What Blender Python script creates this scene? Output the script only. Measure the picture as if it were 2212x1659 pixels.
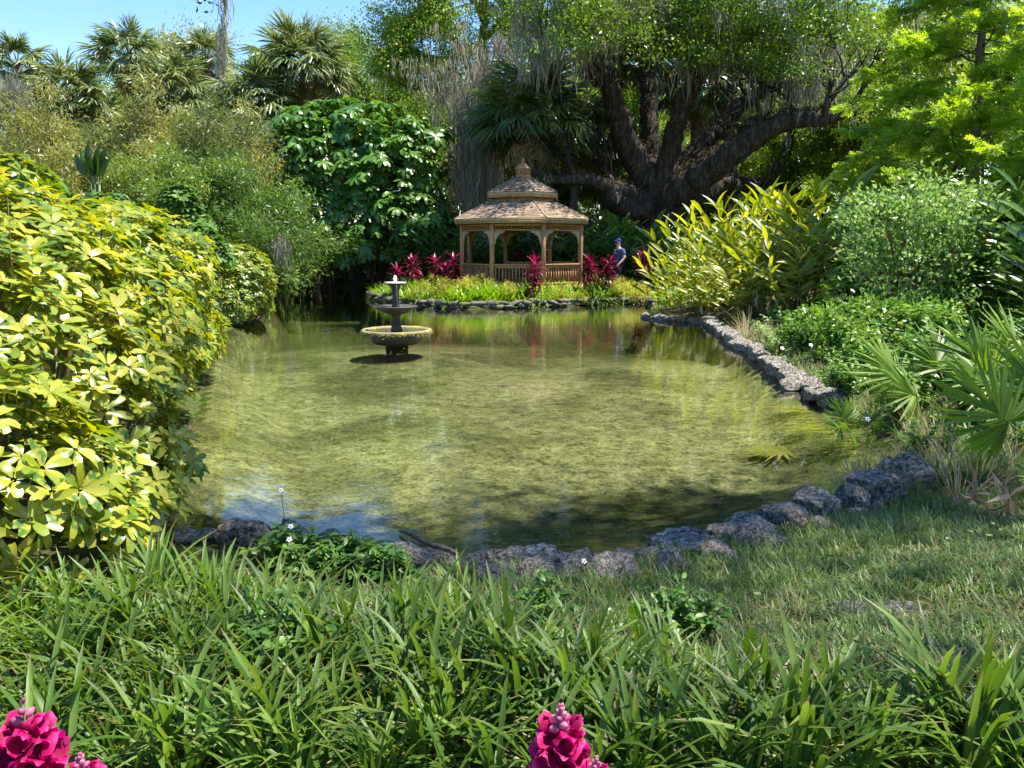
import bpy, bmesh, math
import numpy as np
from mathutils import Vector, Matrix

for o in list(bpy.data.objects):
    bpy.data.objects.remove(o)
SC = bpy.context.scene
COL = SC.collection
R = math.radians

# ------------------------------------------------------------------ camera, sky, sun, exposure
CAM_H, PITCH, F = 1.85, R(10.2), 1661.6          # water level is z = 0
cam = bpy.data.cameras.new('camera')
cam.sensor_width = 36.0
cam.lens = 36.0 * F / 2212.0
cam.clip_start = 0.05
cam.clip_end = 2000
camo = bpy.data.objects.new('camera', cam)
camo.location = (0, 0, CAM_H)
camo.rotation_euler = (R(90) - PITCH, 0, 0)
COL.objects.link(camo)
SC.camera = camo

SUN = np.array([0.37, 0.06, 0.92]); SUN = SUN / np.linalg.norm(SUN)
w = bpy.data.worlds.new('World')
SC.world = w
w.use_nodes = True
nt = w.node_tree
sky = nt.nodes.new('ShaderNodeTexSky')
sky.sky_type = 'NISHITA'
sky.sun_disc = False
sky.sun_elevation = math.asin(SUN[2])
sky.sun_rotation = math.atan2(SUN[0], SUN[1])
sky.air_density = 1.15
sky.dust_density = 0.1
sky.ozone_density = 1.6
bg = nt.nodes['Background']
bg.inputs['Strength'].default_value = 0.107
hsv = nt.nodes.new('ShaderNodeHueSaturation')
hsv.inputs['Saturation'].default_value = 1.3
hsv.inputs['Hue'].default_value = 0.512
nt.links.new(sky.outputs[0], hsv.inputs['Color'])
nt.links.new(hsv.outputs[0], bg.inputs['Color'])

sl = bpy.data.lights.new('sun', 'SUN')
sl.energy = 5.0
sl.angle = R(0.53)
sl.color = (1.0, 0.95, 0.86)
so = bpy.data.objects.new('sun', sl)
so.rotation_euler = Vector(SUN).to_track_quat('Z', 'Y').to_euler()
COL.objects.link(so)

SC.view_settings.view_transform = 'Standard'
SC.view_settings.look = 'None'
SC.view_settings.gamma = 1.0
SC.view_settings.use_curve_mapping = False
SC.view_settings.exposure = 1.52

cy = SC.cycles
cy.max_bounces = 7
cy.diffuse_bounces = 4
cy.glossy_bounces = 2
cy.transmission_bounces = 4
cy.transparent_max_bounces = 8
cy.caustics_reflective = False
cy.caustics_refractive = False
cy.use_adaptive_sampling = True
cy.adaptive_threshold = 0.02

# ------------------------------------------------------------------ places in the garden
def V(u, v, Y):
    """world point at forward distance Y seen at (u, v) of a 2212 x 1659 frame"""
    a = (u - 1106.0) / F
    b = (829.5 - v) / F
    dy = math.cos(PITCH) + b * math.sin(PITCH)
    dz = -math.sin(PITCH) + b * math.cos(PITCH)
    s = Y / dy
    return np.array([a * s, Y, CAM_H + dz * s])

def G(u, v, z=0.0):
    a = (u - 1106.0) / F
    b = (829.5 - v) / F
    dy = math.cos(PITCH) + b * math.sin(PITCH)
    dz = -math.sin(PITCH) + b * math.cos(PITCH)
    s = (z - CAM_H) / dz
    return np.array([a * s, dy * s, z])

def rn(seed):
    return np.random.default_rng(seed)

def unit(a):
    a = np.asarray(a, float)
    return a / np.maximum(np.linalg.norm(a, axis=-1, keepdims=True), 1e-9)

def rdir(rg, n):
    return unit(rg.normal(0, 1, (n, 3)))

def fbm(P, seed=0, freq=1.0, octv=4, gain=0.55):
    rg = rn(seed + 991)
    P = np.asarray(P, float)
    out = np.zeros(len(P)); amp = 1.0; tot = 0
    for o in range(octv):
        acc = np.zeros(len(P))
        for k in range(5):
            d = unit(rg.normal(0, 1, 3)) * freq * rg.uniform(0.7, 1.4)
            acc += np.sin(P @ d * 2 * math.pi + rg.uniform(0, 6.28))
        out += amp * acc / 3.2
        tot += amp
        amp *= gain
        freq *= 2.03
    return out / tot

# ------------------------------------------------------------------ mesh building
class MB:
    def __init__(s):
        s.v = []; s.f = []; s.r = []; s.t = []; s.u = []; s.n = 0
    def add(s, v, f, r=None, t=None, u=None):
        v = np.asarray(v, float).reshape(-1, 3)
        m = len(v)
        s.v.append(v)
        for ff in (f if isinstance(f, (list, tuple)) else [f]):
            ff = np.asarray(ff, np.int64)
            if len(ff): s.f.append(ff + s.n)
        z = lambda a, d: np.full(m, d) if a is None else (np.full(m, float(a)) if np.isscalar(a) else np.asarray(a, float).reshape(-1))
        s.r.append(z(r, 0.5)); s.t.append(z(t, 0.5)); s.u.append(z(u, 0.0))
        s.n += m
        return s
    def join(s, o, mat=None):
        if o.n == 0: return s
        v = np.concatenate(o.v)
        if mat is not None:
            M = np.array(mat); v = v @ M[:3, :3].T + M[:3, 3]
        b = s.n
        s.v.append(v)
        for ff in o.f: s.f.append(ff + b)
        s.r += [np.concatenate(o.r)]; s.t += [np.concatenate(o.t)]; s.u += [np.concatenate(o.u)]
        s.n += o.n
        return s
    def mesh(s, name, mat, smooth=False):
        me = bpy.data.meshes.new(name)
        v = np.concatenate(s.v).astype(np.float32)
        me.vertices.add(len(v)); me.vertices.foreach_set('co', v.ravel())
        tot = sum(f.size for f in s.f); nf = sum(len(f) for f in s.f)
        loops = np.concatenate([f.ravel() for f in s.f]).astype(np.int32)
        sizes = np.concatenate([np.full(len(f), f.shape[1]) for f in s.f])
        starts = np.concatenate([[0], np.cumsum(sizes)[:-1]]).astype(np.int32)
        me.loops.add(tot); me.loops.foreach_set('vertex_index', loops)
        me.polygons.add(nf); me.polygons.foreach_set('loop_start', starts)
        if smooth: me.polygons.foreach_set('use_smooth', np.ones(nf, bool))
        for nm, a in (('rnd', s.r), ('t', s.t), ('u', s.u)):
            at = me.attributes.new(nm, 'FLOAT', 'POINT')
            at.data.foreach_set('value', np.concatenate(a).astype(np.float32))
        me.update(calc_edges=True)
        for m in (mat if isinstance(mat, (list, tuple)) else [mat]):
            me.materials.append(m)
        return me

def link(name, me, parent=None, loc=None, M=None):
    o = bpy.data.objects.new(name, me)
    COL.objects.link(o)
    if parent is not None: o.parent = parent
    if M is not None: o.matrix_basis = M
    elif loc is not None: o.location = tuple(loc)
    return o

def tag(o, label=None, cat=None, group=None, kind=None):
    if label: o['label'] = label
    if cat: o['category'] = cat
    if group: o['group'] = group
    if kind: o['kind'] = kind
    return o

def thing(name, label, cat, loc=(0, 0, 0), group=None, rz=0.0):
    o = bpy.data.objects.new(name, None)
    COL.objects.link(o)
    o.location = tuple(float(a) for a in loc)
    o.rotation_euler = (0, 0, rz)
    o.empty_display_size = 0.2
    return tag(o, label, cat, group)

def frame(loc, d, up, s=1.0):
    """matrix whose Y axis is d and whose Z axis leans to up"""
    d = unit(d); up = np.asarray(up, float)
    if abs(np.dot(d, unit(up))) > 0.995: up = np.array([0.3, 0.9, 0.1]) if abs(d[2]) > 0.9 else np.array([0, 0, 1.0])
    x = unit(np.cross(d, up)); z = np.cross(x, d)
    sx, sy, sz = (s, s, s) if np.isscalar(s) else s
    return Matrix(((x[0] * sx, d[0] * sy, z[0] * sz, loc[0]), (x[1] * sx, d[1] * sy, z[1] * sz, loc[1]),
                   (x[2] * sx, d[2] * sy, z[2] * sz, loc[2]), (0, 0, 0, 1)))

def leaves(mb, P, D, N, L, W, bend=0.0, prof=(0.3, 1, 0.08), cols=2, fold=0.0, rnd=None, rg=None, wave=0.0):
    """n leaf blades with base P, direction D, upper side N, length L, width W, curling away from N by bend"""
    P = np.asarray(P, float).reshape(-1, 3); n = len(P)
    D = unit(np.broadcast_to(D, (n, 3))); N = np.broadcast_to(N, (n, 3)).astype(float)
    N = N - (N * D).sum(1, keepdims=True) * D
    bad = np.linalg.norm(N, axis=1) < 1e-3
    if bad.any(): N[bad] = np.cross(D[bad], [0.31, 0.87, 0.2])
    N = unit(N); S = np.cross(D, N)
    b = np.broadcast_to(np.asarray(bend, float), (n,)).copy(); b[np.abs(b) < 1e-3] = 1e-3
    L = np.broadcast_to(np.asarray(L, float), (n,)); W = np.broadcast_to(np.asarray(W, float), (n,))
    k = len(prof); t = np.linspace(0, 1, k)
    a = np.sin(b[:, None] * t) / b[:, None]; c = (np.cos(b[:, None] * t) - 1) / b[:, None]
    C = P[:, None] + L[:, None, None] * (a[..., None] * D[:, None] + c[..., None] * N[:, None])
    Nt = N[:, None] * np.cos(b[:, None] * t)[..., None] + D[:, None] * np.sin(b[:, None] * t)[..., None]
    xs = np.linspace(-1, 1, cols)
    pr = np.asarray(prof)
    hw = 0.5 * W[:, None] * pr[None]
    X = C[:, :, None] + hw[:, :, None, None] * xs[None, None, :, None] * S[:, None, None, :]
    if fold or wave:
        lift = fold * np.abs(xs)[None, None, :] * hw[:, :, None]
        if wave and rg is not None:
            lift = lift + wave * hw[:, :, None] * np.sin(t[None, :, None] * rg.uniform(6, 16, (n, 1, 1)) + xs[None, None, :] * 2 + rg.uniform(0, 6, (n, 1, 1)))
        X = X + lift[..., None] * Nt[:, :, None]
    base = (np.arange(n) * k * cols)[:, None, None]
    i = np.arange(k - 1)[None, :, None]; j = np.arange(cols - 1)[None, None, :]
    q = base + i * cols + j
    f = np.stack([q, q + 1, q + cols + 1, q + cols], -1).reshape(-1, 4)
    if rnd is None: rnd = (rg or rn(1)).random(n)
    rnd = np.broadcast_to(np.asarray(rnd, float), (n,))
    mb.add(X.reshape(-1, 3), f, np.repeat(rnd, k * cols), np.tile(np.repeat(t, cols), n), np.tile(xs, n * k))
    return mb

def flat_leaves(mb, P, D, N, L, W, rnd):
    """cheap four-cornered leaf faces"""
    n = len(P); D = unit(D); N = N - (N * D).sum(1, keepdims=True) * D; N = unit(N); S = np.cross(D, N)
    L = np.broadcast_to(np.asarray(L, float), (n,))[:, None]; W = np.broadcast_to(np.asarray(W, float), (n,))[:, None]
    X = np.stack([P, P + D * L * 0.45 + S * W * 0.5 + N * W * 0.12, P + D * L, P + D * L * 0.45 - S * W * 0.5 + N * W * 0.12], 1)
    f = (np.arange(n) * 4)[:, None] + np.arange(4)[None]
    mb.add(X.reshape(-1, 3), f, np.repeat(rnd, 4), np.tile([0, .45, 1, .45], n), np.tile([0, 1, 0, -1], n))
    return mb

def tube(mb, pts, rad, sides=6, r=0.5, cap=True, rough=0.0, seed=0, flare=None):
    pts = np.asarray(pts, float); k = len(pts)
    rad = np.broadcast_to(np.asarray(rad, float), (k,))
    T = unit(np.gradient(pts, axis=0))
    ref = np.array([0.13, 0.97, 0.21]) if abs(T[0][2]) > 0.8 else np.array([0, 0, 1.0])
    a = unit(np.cross(T[0], ref)); A = []
    for i in range(k):
        a = unit(a - np.dot(a, T[i]) * T[i]); A.append(a)
    A = np.array(A); B = np.cross(T, A)
    th = np.linspace(0, 2 * math.pi, sides, endpoint=False)
    rr = rad[:, None] * np.ones((1, sides))
    X = pts[:, None] + rr[..., None] * (np.cos(th)[None, :, None] * A[:, None] + np.sin(th)[None, :, None] * B[:, None])
    if rough:
        nz = fbm(X.reshape(-1, 3), seed, 1.3, 3).reshape(k, sides)
        rr = rr * (1 + rough * nz)
        X = pts[:, None] + rr[..., None] * (np.cos(th)[None, :, None] * A[:, None] + np.sin(th)[None, :, None] * B[:, None])
    i = np.arange(k - 1)[:, None]; j = np.arange(sides)[None]
    f = np.stack([i * sides + j, i * sides + (j + 1) % sides, (i + 1) * sides + (j + 1) % sides, (i + 1) * sides + j], -1).reshape(-1, 4)
    fs = [f]
    if cap:
        fs.append(np.array([np.arange(sides) + (k - 1) * sides])); fs.append(np.array([np.arange(sides)[::-1]]))
    mb.add(X.reshape(-1, 3), fs, r, np.repeat(np.linspace(0, 1, k), sides), 0)
    return mb

def spline(way, m=6):
    """Catmull-Rom through rows of numbers"""
    p = np.asarray(way, float)
    p = np.vstack([2 * p[0] - p[1], p, 2 * p[-1] - p[-2]])
    out = []
    for i in range(1, len(p) - 2):
        for s in np.arange(m) / m:
            a, b, c, d = p[i - 1], p[i], p[i + 1], p[i + 2]
            out.append(0.5 * (2 * b + (c - a) * s + (2 * a - 5 * b + 4 * c - d) * s * s + (3 * b - a - 3 * c + d) * s ** 3))
    out.append(p[-2])
    return np.array(out)

def box(mb, c, h, M=None, r=0.5, bev=0.0):
    """box with centre c and half sizes h (optionally turned by 3x3 M), with small bevels when bev is given"""
    c = np.asarray(c, float); h = np.asarray(h, float)
    if bev <= 0:
        s = np.array([[-1, -1, -1], [1, -1, -1], [1, 1, -1], [-1, 1, -1], [-1, -1, 1], [1, -1, 1], [1, 1, 1], [-1, 1, 1]], float) * h
        f = [[0, 3, 2, 1], [4, 5, 6, 7], [0, 1, 5, 4], [1, 2, 6, 5], [2, 3, 7, 6], [3, 0, 4, 7]]
        if M is not None: s = s @ np.asarray(M).T
        mb.add(s + c, np.array(f), r)
        return mb
    bm = bmesh.new(); bmesh.ops.create_cube(bm, size=2)
    for v in bm.verts: v.co = Vector((v.co.x * h[0], v.co.y * h[1], v.co.z * h[2]))
    bmesh.ops.bevel(bm, geom=bm.edges[:], offset=min(bev, 0.4 * min(h)), segments=1, affect='EDGES')
    bm.verts.index_update()
    v = np.array([x.co[:] for x in bm.verts])
    if M is not None: v = v @ np.asarray(M).T
    fs = {}
    for fa in bm.faces: fs.setdefault(len(fa.verts), []).append([x.index for x in fa.verts])
    mb.add(v + c, [np.array(x) for x in fs.values()], r)
    bm.free()
    return mb

def lathe(mb, prof, seg=40, wob=0.0, seed=0, r=0.5, c=(0, 0, 0), flute=0, fl=0.0):
    p = np.asarray(prof, float); k = len(p)
    th = np.linspace(0, 2 * math.pi, seg, endpoint=False)
    rr = p[:, 0][:, None] * (1 + fl * np.cos(th * flute)[None] * (np.ones((k, 1)) if flute else 0))
    X = np.stack([rr * np.cos(th), rr * np.sin(th), np.repeat(p[:, 1][:, None], seg, 1)], -1).reshape(-1, 3)
    if wob: X = X + unit(X * [1, 1, 0.2]) * (wob * fbm(X, seed, 3.0, 3))[:, None]
    i = np.arange(k - 1)[:, None]; j = np.arange(seg)[None]
    f = np.stack([i * seg + j, i * seg + (j + 1) % seg, (i + 1) * seg + (j + 1) % seg, (i + 1) * seg + j], -1).reshape(-1, 4)
    mb.add(X + np.asarray(c), f, r)
    return mb

# ------------------------------------------------------------------ materials
def nodes(name):
    m = bpy.data.materials.new(name); m.use_nodes = True
    t = m.node_tree; b = t.nodes['Principled BSDF']; o = t.nodes['Material Output']
    return m, t, b, o
def N_(t, kind, **kw):
    n = t.nodes.new(kind)
    for k, v in kw.items():
        if k in n.inputs: n.inputs[k].default_value = v
        else: setattr(n, k, v)
    return n
def ramp(t, fac, stops):
    n = t.nodes.new('ShaderNodeValToRGB'); e = n.color_ramp.elements
    while len(e) < len(stops): e.new(0.5)
    for i, (p, c) in enumerate(stops):
        e[i].position = p; e[i].color = (*c, 1)
    t.links.new(fac, n.inputs[0])
    return n.outputs[0]
def mixc(t, fac, a, b, mode='MIX'):
    n = t.nodes.new('ShaderNodeMix'); n.data_type = 'RGBA'; n.blend_type = mode
    for s, x in ((0, fac), (6, a), (7, b)):
        if hasattr(x, 'is_linked') or hasattr(x, 'links'): t.links.new(x, n.inputs[s])
        else: n.inputs[s].default_value = x if s == 0 else (*x, 1)
    return n.outputs[2]
def mth(t, op, a, b=None):
    n = t.nodes.new('ShaderNodeMath'); n.operation = op
    for i, x in enumerate((a, b)):
        if x is None: continue
        if hasattr(x, 'links'): t.links.new(x, n.inputs[i])
        else: n.inputs[i].default_value = x
    return n.outputs[0]

def leafmat(name, stops, trans=0.4, rough=0.42, spec=0.5, tip=None, edge=None, tcol=1.25, vein=0.0, blotch=None):
    """leaf: colour runs over the ramp from leaf to leaf; light also shines through"""
    m, t, b, o = nodes(name)
    a = N_(t, 'ShaderNodeAttribute', attribute_name='rnd')
    oi = t.nodes.new('ShaderNodeObjectInfo')
    fac = mth(t, 'FRACT', mth(t, 'ADD', a.outputs['Fac'], oi.outputs['Random']))
    fac = mth(t, 'ABSOLUTE', mth(t, 'SUBTRACT', mth(t, 'MULTIPLY', fac, 2.0), 1.0))
    c = ramp(t, fac, stops)
    tc = t.nodes.new('ShaderNodeTexCoord')
    if blotch:
        n = N_(t, 'ShaderNodeTexNoise', Scale=blotch[0], Detail=2.0)
        t.links.new(tc.outputs['Object'], n.inputs['Vector'])
        k = ramp(t, n.outputs['Fac'], [(blotch[1], (0, 0, 0)), (blotch[1] + 0.06, (1, 1, 1))])
        c = mixc(t, k, c, blotch[2])
    if edge:
        ua = N_(t, 'ShaderNodeAttribute', attribute_name='u')
        k = mth(t, 'GREATER_THAN', mth(t, 'ABSOLUTE', ua.outputs['Fac']), edge[0])
        c = mixc(t, mth(t, 'MULTIPLY', k, edge[2]), c, edge[1])
    if tip:
        ta = N_(t, 'ShaderNodeAttribute', attribute_name='t')
        k = ramp(t, ta.outputs['Fac'], [(tip[0], (0, 0, 0)), (min(1, tip[0] + tip[2]), (1, 1, 1))])
        c = mixc(t, k, c, tip[1])
    t.links.new(c, b.inputs['Base Color'])
    b.inputs['Roughness'].default_value = rough
    b.inputs['Specular IOR Level'].default_value = spec
    tr = t.nodes.new('ShaderNodeBsdfTranslucent')
    hs = N_(t, 'ShaderNodeHueSaturation', Hue=0.485, Saturation=1.1, Value=tcol)
    t.links.new(c, hs.inputs['Color']); t.links.new(hs.outputs[0], tr.inputs['Color'])
    mx = t.nodes.new('ShaderNodeMixShader'); mx.inputs[0].default_value = trans
    t.links.new(b.outputs[0], mx.inputs[1]); t.links.new(tr.outputs[0], mx.inputs[2])
    t.links.new(mx.outputs[0], o.inputs['Surface'])
    return m

def rockmat(name, stops, scale=6.0, bump=0.03, rough=0.9, pits=True, moss=None):
    m, t, b, o = nodes(name)
    tc = t.nodes.new('ShaderNodeTexCoord')
    n1 = N_(t, 'ShaderNodeTexNoise', Scale=scale, Detail=8.0, Roughness=0.68)
    n2 = N_(t, 'ShaderNodeTexNoise', Scale=scale * 5, Detail=5.0, Roughness=0.7)
    for n in (n1, n2): t.links.new(tc.outputs['Object'], n.inputs['Vector'])
    f = mth(t, 'ADD', mth(t, 'MULTIPLY', n1.outputs['Fac'], 0.55), mth(t, 'MULTIPLY', n2.outputs['Fac'], 0.45))
    c = ramp(t, f, stops)
    if moss:
        n3 = N_(t, 'ShaderNodeTexNoise', Scale=moss[0], Detail=4.0)
        t.links.new(tc.outputs['Object'], n3.inputs['Vector'])
        c = mixc(t, ramp(t, n3.outputs['Fac'], [(moss[1], (0, 0, 0)), (moss[1] + 0.12, (1, 1, 1))]), c, moss[2])
    t.links.new(c, b.inputs['Base Color']); b.inputs['Roughness'].default_value = rough
    b.inputs['Specular IOR Level'].default_value = 0.25
    bp = N_(t, 'ShaderNodeBump', Strength=0.9, Distance=bump)
    t.links.new(f, bp.inputs['Height']); t.links.new(bp.outputs[0], b.inputs['Normal'])
    return m

def barkmat(name, c1, c2, c3, sx=9.0, sz=1.6, bump=0.04):
    m, t, b, o = nodes(name)
    tc = t.nodes.new('ShaderNodeTexCoord'); mp = t.nodes.new('ShaderNodeMapping')
    mp.inputs['Scale'].default_value = (sx, sx, sz)
    t.links.new(tc.outputs['Object'], mp.inputs['Vector'])
    n = N_(t, 'ShaderNodeTexNoise', Scale=1.0, Detail=7.0, Roughness=0.65)
    t.links.new(mp.outputs[0], n.inputs['Vector'])
    c = ramp(t, n.outputs['Fac'], [(0.33, c1), (0.52, c2), (0.7, c3)])
    t.links.new(c, b.inputs['Base Color']); b.inputs['Roughness'].default_value = 0.92
    b.inputs['Specular IOR Level'].default_value = 0.2
    bp = N_(t, 'ShaderNodeBump', Strength=1.0, Distance=bump)
    t.links.new(n.outputs['Fac'], bp.inputs['Height']); t.links.new(bp.outputs[0], b.inputs['Normal'])
    return m

def woodmat(name, c1, c2, c3, rough=0.6):
    m, t, b, o = nodes(name)
    tc = t.nodes.new('ShaderNodeTexCoord'); mp = t.nodes.new('ShaderNodeMapping')
    mp.inputs['Scale'].default_value = (14, 14, 2.0)
    oi = t.nodes.new('ShaderNodeObjectInfo')
    t.links.new(tc.outputs['Object'], mp.inputs['Vector'])
    n = N_(t, 'ShaderNodeTexNoise', Scale=1.5, Detail=5.0, Roughness=0.6, noise_dimensions='4D')
    t.links.new(mp.outputs[0], n.inputs['Vector']); t.links.new(oi.outputs['Random'], n.inputs['W'])
    c = ramp(t, n.outputs['Fac'], [(0.3, c1), (0.5, c2), (0.72, c3)])
    v = mth(t, 'ADD', mth(t, 'MULTIPLY', oi.outputs['Random'], 0.4), 0.8)
    hs = N_(t, 'ShaderNodeHueSaturation'); t.links.new(c, hs.inputs['Color']); t.links.new(v, hs.inputs['Value'])
    t.links.new(hs.outputs[0], b.inputs['Base Color']); b.inputs['Roughness'].default_value = rough
    bp = N_(t, 'ShaderNodeBump', Strength=0.5, Distance=0.004)
    t.links.new(n.outputs['Fac'], bp.inputs['Height']); t.links.new(bp.outputs[0], b.inputs['Normal'])
    return m

def plain(name, c, rough=0.6, var=0.15, scale=20.0):
    m, t, b, o = nodes(name)
    tc = t.nodes.new('ShaderNodeTexCoord')
    n = N_(t, 'ShaderNodeTexNoise', Scale=scale, Detail=3.0)
    t.links.new(tc.outputs['Object'], n.inputs['Vector'])
    c = np.array(c)
    t.links.new(ramp(t, n.outputs['Fac'], [(0.3, tuple(c * (1 - var))), (0.7, tuple(np.minimum(1, c * (1 + var))))]), b.inputs['Base Color'])
    b.inputs['Roughness'].default_value = rough
    return m

MAT = dict(
    oakleaf=leafmat('oak_leaf', [(0, (.055, .10, .015)), (.5, (.11, .19, .022)), (1, (.20, .29, .04))], .42),
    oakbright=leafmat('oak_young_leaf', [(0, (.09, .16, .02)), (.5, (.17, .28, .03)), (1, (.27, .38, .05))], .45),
    paleleaf=leafmat('pale_tree_leaf', [(0, (.12, .18, .035)), (.5, (.20, .26, .06)), (1, (.30, .31, .11))], .45),
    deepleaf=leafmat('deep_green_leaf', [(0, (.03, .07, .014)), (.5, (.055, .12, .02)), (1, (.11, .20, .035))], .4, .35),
    bamboo=leafmat('bamboo_leaf', [(0, (.08, .115, .025)), (.5, (.13, .17, .036)), (1, (.21, .24, .065))], .45),
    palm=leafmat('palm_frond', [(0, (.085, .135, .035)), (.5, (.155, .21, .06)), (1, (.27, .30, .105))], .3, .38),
    bamboogreen=leafmat('green_bamboo_leaf', [(0, (.06, .125, .02)), (.5, (.105, .19, .03)), (1, (.19, .27, .05))], .45),
    bamboogold=leafmat('gold_bamboo_leaf', [(0, (.11, .13, .025)), (.5, (.19, .21, .045)), (1, (.29, .29, .08))], .45),
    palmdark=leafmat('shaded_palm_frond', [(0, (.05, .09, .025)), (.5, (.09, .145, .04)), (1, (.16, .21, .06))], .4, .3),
    palmdead=leafmat('dry_palm_frond', [(0, (.14, .10, .05)), (.5, (.24, .19, .09)), (1, (.34, .27, .14))], .3, .7),
    fan=leafmat('fan_palm_leaf', [(0, (.085, .17, .018)), (.5, (.15, .26, .028)), (1, (.24, .35, .045))], .5, .48, .35),
    yellow=leafmat('variegated_leaf', [(0, (.13, .21, .015)), (.4, (.32, .34, .022)), (1, (.46, .42, .065))], .42, .32, .5,
                   blotch=(11.0, .575, (.07, .17, .018))),
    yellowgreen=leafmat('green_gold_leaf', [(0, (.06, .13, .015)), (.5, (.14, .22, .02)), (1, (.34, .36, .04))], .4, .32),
    umbrella=leafmat('umbrella_leaf', [(0, (.045, .12, .018)), (.5, (.085, .19, .026)), (1, (.15, .28, .04))], .32, .30, .45),
    shefgreen=leafmat('green_whorl_leaf', [(0, (.04, .10, .014)), (.5, (.075, .16, .02)), (1, (.14, .25, .035))], .36, .5, .25),
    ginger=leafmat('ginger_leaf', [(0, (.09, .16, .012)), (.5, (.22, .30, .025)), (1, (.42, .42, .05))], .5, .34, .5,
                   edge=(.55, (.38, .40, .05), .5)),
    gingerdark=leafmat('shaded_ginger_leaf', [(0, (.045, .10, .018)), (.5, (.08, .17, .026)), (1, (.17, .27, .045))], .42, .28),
    gingerdead=leafmat('dry_ginger_leaf', [(0, (.24, .15, .07)), (.5, (.38, .26, .13)), (1, (.5, .36, .2))], .3, .7),
    cypress=leafmat('cypress_leaf', [(0, (.17, .30, .022)), (.5, (.27, .42, .04)), (1, (.38, .52, .07))], .6, .5),
    silver=leafmat('grey_green_leaf', [(0, (.16, .28, .06)), (.5, (.27, .40, .12)), (1, (.42, .52, .24))], .45, .36),
    herb=leafmat('herb_leaf', [(0, (.06, .14, .018)), (.5, (.11, .23, .03)), (1, (.19, .32, .05))], .42, .4),
    strap=leafmat('strap_leaf', [(0, (.055, .115, .014)), (.5, (.10, .185, .026)), (1, (.18, .27, .045))], .45, .45, .4, tip=(.86, (.22, .19, .07), .14)),
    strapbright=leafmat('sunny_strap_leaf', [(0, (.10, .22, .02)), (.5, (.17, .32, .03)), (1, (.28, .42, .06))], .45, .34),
    grass=leafmat('grass_blade', [(0, (.05, .11, .015)), (.55, (.095, .18, .028)), (.9, (.16, .22, .05)), (1, (.30, .25, .11))], .35, .5),
    drygrass=leafmat('dry_grass_blade', [(0, (.22, .17, .07)), (.5, (.32, .26, .12)), (1, (.42, .38, .22))], .3, .7),
    cordy=leafmat('red_leaf', [(0, (.055, .006, .012)), (.5, (.155, .014, .028)), (1, (.34, .035, .065))], .4, .3),
    golden=leafmat('golden_leaf', [(0, (.22, .24, .025)), (.5, (.42, .40, .045)), (1, (.58, .52, .10))], .42, .45),
    moss=leafmat('hanging_moss', [(0, (.19, .185, .13)), (.5, (.31, .30, .22)), (1, (.44, .425, .33))], .5, .85, .1),
    fuzz=leafmat('limb_fern', [(0, (.06, .042, .02)), (.5, (.11, .08, .035)), (1, (.14, .13, .045))], .3, .8, .2),
    litter=leafmat('fallen_leaf', [(0, (.10, .06, .03)), (.5, (.22, .13, .06)), (1, (.36, .24, .13))], .2, .7),
    bark=barkmat('oak_bark', (.016, .013, .010), (.045, .037, .028), (.12, .10, .078)),
    palmbark=barkmat('palm_bark', (.07, .055, .04), (.16, .13, .095), (.26, .22, .17), 5, 14, .02),
    graybark=barkmat('grey_bark', (.06, .05, .04), (.15, .125, .10), (.27, .24, .20)),
    stem=plain('green_stem', (.08, .13, .03), .5),
    cane=plain('brown_stem', (.11, .085, .04), .6),
    limestone=rockmat('limestone', [(.40, (.03, .026, .02)), (.465, (.13, .115, .088)), (.515, (.33, .30, .24)), (.57, (.74, .69, .58))], 5.5, .18,
                      moss=(2.2, .62, (.30, .24, .15))),
    edgestone=rockmat('edge_stone', [(.38, (.03, .027, .02)), (.49, (.13, .115, .09)), (.62, (.34, .31, .26))], 6, .05, moss=(2.5, .56, (.10, .10, .04))),
    fountain=rockmat('fountain_stone', [(.3, (.018, .017, .014)), (.5, (.055, .05, .04)), (.72, (.14, .125, .095))], 9, .008, .55,
                     moss=(5.0, .58, (.10, .11, .03))),
    rim=rockmat('mossy_rim', [(.3, (.09, .07, .03)), (.5, (.22, .175, .08)), (.7, (.42, .36, .18))], 22, .012, .95,
                moss=(5.0, .55, (.30, .30, .05))),
    cedar=woodmat('cedar_wood', (.20, .095, .035), (.36, .185, .07), (.50, .29, .125)),
    trim=woodmat('trim_wood', (.27, .20, .105), (.42, .33, .18), (.52, .43, .26)),
)
def shinglemat():
    m, t, b, o = nodes('roof_shingle')
    a = N_(t, 'ShaderNodeAttribute', attribute_name='rnd'); oi = t.nodes.new('ShaderNodeObjectInfo')
    fac = mth(t, 'FRACT', mth(t, 'ADD', a.outputs['Fac'], oi.outputs['Random']))
    tc = t.nodes.new('ShaderNodeTexCoord')
    n = N_(t, 'ShaderNodeTexNoise', Scale=60.0, Detail=3.0); t.links.new(tc.outputs['Object'], n.inputs['Vector'])
    f = mth(t, 'ADD', mth(t, 'MULTIPLY', fac, 0.75), mth(t, 'MULTIPLY', n.outputs['Fac'], 0.25))
    c = ramp(t, f, [(0.05, (.125, .085, .053)), (.5, (.21, .147, .09)), (.95, (.31, .23, .145))])
    t.links.new(c, b.inputs['Base Color']); b.inputs['Roughness'].default_value = .9
    return m
MAT['shingle'] = shinglemat()
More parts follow.
